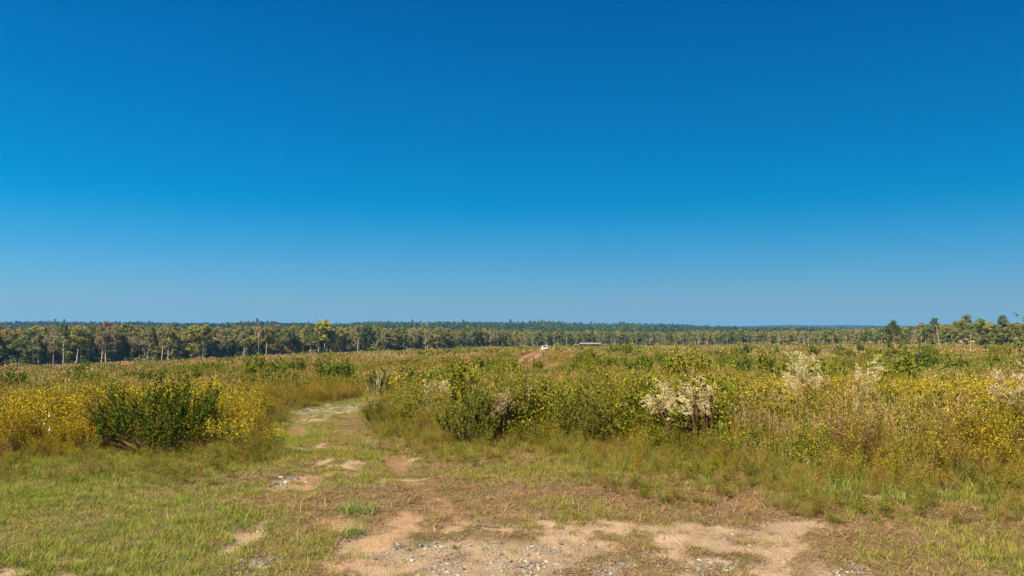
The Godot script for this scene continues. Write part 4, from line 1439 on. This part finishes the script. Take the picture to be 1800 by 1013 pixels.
	var fs := [
		[-12.8, 40.0, 1.15, 2, "dark green", "wide dark bush behind the yellow weeds left of the track"],
		[-11.6, 41.5, 0.95, 0, "dark green", "smaller dark bush touching the wide one left of track"],
		[-9.6, 45.0, 0.95, 0, "mid green", "round green bush beyond the track's bend"],
		[-7.4, 44.0, 0.9, 0, "dark green", "dark bush straight beyond the track's bend"],
		[-4.6, 42.0, 1.15, 2, "dark green", "wide dark green bush right behind the cream plume grass"],
		[-3.6, 43.0, 0.85, 0, "mid green", "green bush right of the wide dark one beyond the bend"],
		[-13.4, 58.0, 1.2, 1, "mid green", "narrow upright green bush above the track's bend"],
		[-28.0, 62.0, 1.0, 1, "mid green", "light bush above the left side of the large dark shrub"],
		[-23.5, 60.0, 1.0, 1, "mid green", "light bush above the right side of the large dark shrub"],
		[-31.0, 56.0, 0.9, 0, "yellow-green", "pale green bush far left behind the plume grass"],
		[-2.9, 75.0, 1.2, 0, "dark green", "dark round bush left of the red track's far stretch"],
		[-5.2, 70.0, 1.0, 0, "mid green", "mid green bush left of the dark round one near far track"],
		[10.2, 48.0, 1.5, 1, "yellow-green", "tall yellow-green sapling bush standing mid-field right of the shed"],
		[9.3, 49.0, 1.25, 0, "mid green", "left shoulder bush of the tall mid-field sapling"],
		[11.4, 47.0, 1.1, 0, "yellow-green", "right shoulder bush of the tall mid-field sapling"],
		[17.2, 60.0, 1.1, 0, "dark green", "dark rounded bush right of the tall mid-field sapling"],
		[19.0, 62.0, 0.9, 0, "mid green", "green bush just right of the dark rounded one"],
		[14.6, 66.0, 0.9, 0, "mid green", "green bush between the mid-field sapling and dark rounded bush"],
		[5.8, 62.0, 1.0, 0, "yellow-green", "light bush below the shed's right end"],
		[2.6, 84.0, 1.0, 1, "yellow-green", "light bush below the shed's left end"],
		[8.6, 100.0, 1.3, 0, "mid green", "bush just right of the red track's near end"],
		[11.6, 120.0, 1.4, 1, "yellow-green", "light bush right of the red track below the car"],
		[12.6, 36.0, 1.2, 0, "mid green", "green bush behind the tall pointed cream plumes"],
		[14.2, 36.0, 1.1, 1, "mid green", "second green bush behind the tall pointed cream plumes"],
		[17.3, 36.0, 1.35, 1, "mid green", "bright green upright bush before the narrow dark treetop"],
		[16.6, 35.0, 0.9, 0, "yellow-green", "lower yellow-green bush left of the bright green upright one"],
		[21.0, 38.0, 0.95, 0, "mid green", "green bush between upright bush and right edge tree"],
		[25.5, 44.0, 1.0, 0, "mid green", "green bush left of the right edge tree"],
		[-16.0, 75.0, 1.0, 0, "mid green", "small green bush mid-field above the round bush"],
		[-9.0, 82.0, 1.0, 2, "mid green", "low green bush mid-field left of centre"],
		[-24.0, 88.0, 1.1, 0, "yellow-green", "low light bush in the left field above the wide dark bush"],
		[-45.0, 95.0, 1.1, 2, "mid green", "low green bush in the left field near the wood"],
	]
	for e in fs:
		bush("field_bush", e[5], "bush", e[0], e[1], e[2], fm[e[3]], sf, gm[e[4]], "green bushes scattered over the field")
	var tally := {}
	for i in 84:
		var d := lerpf(46.0, 230.0, pow(rng.randf(), 1.3))
		var b := rr(-0.64, 0.66)
		if rng.randf() < 0.55:
			b = rr(0.04, 0.66)
		var x := b * d
		if absf(x - road_x(d)) < 3.5 or absf(b - 0.035) < 0.022:
			continue
		var c: String = pick(["mid green", "mid green", "yellow-green", "dark green"])
		fs.append([x, d, rr(0.7, 1.25) * (1.0 + d / 300.0), rng.randi() % 3, c, ""])
	fs = fs.slice(32)
	fs.sort_custom(func(p, q): return p[0] / p[1] < q[0] / q[1])
	for e in fs:
		var key: String = "%s bush in the %s %s" % [e[4], "mid-field" if e[1] < 95.0 else "far field", "left of the red track" if e[0] < road_x(e[1]) else ("between red track and shed end" if e[0] / e[1] < 0.12 else ("before the wood right of shed" if e[0] / e[1] < 0.38 else "toward the right grove"))]
		var k: int = tally.get(key, 0)
		tally[key] = k + 1
		bush("field_bush", "%s, %s from left" % [key, ORD[k]], "bush", e[0], e[1], e[2], fm[e[3]], sf, gm[e[4]], "green bushes scattered over the field")
	# a narrow dark sapling whose top breaks the right skyline
	var ct := tree(1, 10.0, lin(0.14, 0.11, 0.09), 1500, 0.30)
	var cd := 85.0
	var co := thing("leafy_sapling", "narrow dark sapling whose top breaks the skyline right of centre", "sapling", Vector3(40.3, lie(40.3, -cd), -cd), 0.4, 0.56)
	co.scale = Vector3(0.42, 0.56, 0.42)
	part("trunk", ct[0], co)
	part("crown", ct[1], co).material_override = plain_leaf(lin(0.06, 0.085, 0.03), 0.4)

func build_small() -> void:
	# bright grass clumps on the verge
	var gc := [lin(0.12, 0.20, 0.035), lin(0.17, 0.24, 0.045), lin(0.22, 0.25, 0.08), lin(0.09, 0.15, 0.03)]
	var cl := [tuft({"blades": 150, "base": 0.16, "spread": 1.0, "l0": 0.12, "l1": 0.34, "w": 0.007, "droop": 1.0, "col": gc, "segs": 3}), tuft({"blades": 190, "base": 0.30, "spread": 0.8, "l0": 0.15, "l1": 0.42, "w": 0.007, "droop": 0.9, "col": gc, "segs": 3})]
	for e in [[-1.8, 9.65, 0, 1.0, "green grass clump at the left edge of the bare clay patch"], [-1.7, 8.6, 0, 0.8, "smaller green grass clump below the one at the clay patch"], [-2.0, 9.9, 0, 0.7, "low green grass clump just behind the clay patch"], [4.2, 10.6, 1, 0.95, "large green grass clump left of the hollow on the right verge"], [5.0, 11.2, 1, 0.85, "bright green grass clump above the hollow on the right verge"], [4.85, 10.2, 0, 1.0, "green grass clump inside the hollow on the right verge"], [5.5, 10.4, 0, 1.0, "green grass clump right of the hollow on the right verge"], [-2.9, 16.2, 1, 0.7, "yellow-green grass clump in the middle of the track"]]:
		var g := thing("grass_clump", e[4], "grass clump", on_ground(e[0], e[1]), rr(0, TAU), e[3], "grass clumps on the verge")
		part("blades", cl[e[2]], g)
	# pale stem with white paper-like scraps
	var m := Maker.new()
	var pale := lin(0.55, 0.47, 0.38)
	m.tube(Vector3(0, 0, 0), Vector3(0.02, 0.75, 0), 0.014, 0.012, pale, 6)
	m.tube(Vector3(0.02, 0.75, 0), Vector3(0.05, 1.05, 0), 0.012, 0.009, pale, 6)
	m.tube(Vector3(0.05, 1.05, 0), Vector3(0.12, 1.28, 0), 0.009, 0.006, pale, 5)
	m.tube(Vector3(0.05, 1.05, 0), Vector3(0.02, 1.5, 0), 0.007, 0.005, lin(0.2, 0.14, 0.09), 5)
	m.tube(Vector3(0.02, 1.5, 0), Vector3(0.02, 2.15, 0), 0.005, 0.003, lin(0.12, 0.08, 0.05), 5)
	var st := thing("dead_plant", "pale dead stem with a white scrap near its top, mid-meadow", "dead plant", on_ground(0.31, 17.0), 0.0, 0.92)
	part("stalk", m.mesh(wood_mat), st)
	part("withered_leaves", weed({"stems": 1, "h0": 2.1, "h1": 2.15, "spread": 0.02, "stem": lin(0.1, 0.06, 0.04), "sw": 0.004, "leaves": 46, "ll": 0.05, "lw": 0.03, "leaf": [lin(0.10, 0.055, 0.03), lin(0.17, 0.16, 0.03), lin(0.24, 0.13, 0.03)], "bush": 0.06, "from": 0.80}), st)
	var white := plain_leaf(lin(0.78, 0.77, 0.75), 0.3)
	var scraps := [[0.31, 17.0, 1.40, 0.055, "white scrap caught on the pale dead stem"], [0.29, 16.95, 0.92, 0.03, "small white scrap lower on the pale dead stem"], [-8.7, 15.0, 0.80, 0.06, "upper white scrap caught in weeds left of the large shrub"], [-8.52, 14.9, 0.70, 0.055, "middle white scrap caught in weeds left of the large shrub"], [-8.58, 14.85, 0.58, 0.065, "white twisted scrap below the others left of large shrub"], [-8.45, 14.8, 0.46, 0.042, "lowest white scrap in weeds left of the large shrub"]]
	for e in scraps:
		var s := Maker.new()
		var p := Vector3.ZERO
		var dir := Vector3(rr(-0.6, 0.6), 1, rr(-0.3, 0.3)).normalized()
		var side := Vector3(0.8, 0.3, 0.5).normalized()
		for k in 5:
			var np: Vector3 = p + dir * e[3] * 0.36
			var ns := (side + anydir() * 0.45).normalized()
			var w: float = e[3] * (0.34 - 0.05 * k)
			s.quad(p - side * w, np - ns * w * 0.85, np + ns * w * 0.85, p + side * w, Color.WHITE)
			p = np
			side = ns
			dir = (dir + anydir() * 0.7).normalized()
		var o := MeshInstance3D.new()
		o.name = numbered("white_scrap")
		o.mesh = s.mesh(white)
		add_child(o)
		o.position = on_ground(e[0], e[1]) + Vector3(0.02, e[2], 0.05)
		tag(o, e[4], "litter", "white scraps caught on stems")
	# stick on the gravel
	var sm := Maker.new()
	var q := Vector3(-0.12, 0.02, -0.05)
	for k in 4:
		var nq := q + Vector3(0.065, rr(-0.004, 0.006), 0.025 + rr(-0.012, 0.012))
		sm.tube(q, nq, 0.017 - k * 0.002, 0.015 - k * 0.002, vary(lin(0.12, 0.085, 0.065), 0.2), 6)
		q = nq
	var so := MeshInstance3D.new()
	so.name = "dead_stick"
	so.mesh = sm.mesh(wood_mat)
	add_child(so)
	so.position = on_ground(-0.27, 8.75)
	tag(so, "short dark dead stick lying at the edge of the gravel", "stick")
	# loose stones one can tell apart
	for e in [[-3.5, 12.3, 0.05, "pale stone at the left end of the orange clay patch"], [-3.36, 12.05, 0.04, "second pale stone on the orange clay patch"], [-3.1, 12.2, 0.03, "small white stone behind the orange clay patch"], [-0.95, 7.75, 0.024, "small cream stone on the bare clay near the front"], [-2.22, 7.36, 0.035, "flat pale green stone in the grass near the front"]]:
		var s := Maker.new()
		var ring := []
		for j in 4:
			for a in 7:
				var w := [0.7, 1.0, 0.85, 0.35][j] as float
				ring.append(Vector3(cos(a * TAU / 7) * w * rr(0.8, 1.15), [-0.25, 0.05, 0.4, 0.58][j] + rr(-0.06, 0.06), sin(a * TAU / 7) * w * rr(0.7, 1.0)))
		for j in 3:
			for a in 7:
				s.quad(ring[j * 7 + a], ring[j * 7 + 7 + a], ring[j * 7 + 7 + (a + 1) % 7], ring[j * 7 + (a + 1) % 7], vary(lin(0.5, 0.45, 0.38), 0.1))
		for a in 5:
			s.tri(ring[21], ring[22 + a], ring[23 + a], lin(0.52, 0.47, 0.40))
		var o := MeshInstance3D.new()
		o.name = numbered("loose_stone")
		o.mesh = s.mesh(wood_mat)
		add_child(o)
		o.position = on_ground(e[0], e[1]) + Vector3(0, -0.025, 0)
		o.scale = Vector3.ONE * e[2]
		tag(o, e[3], "stone", "loose stones on the track")
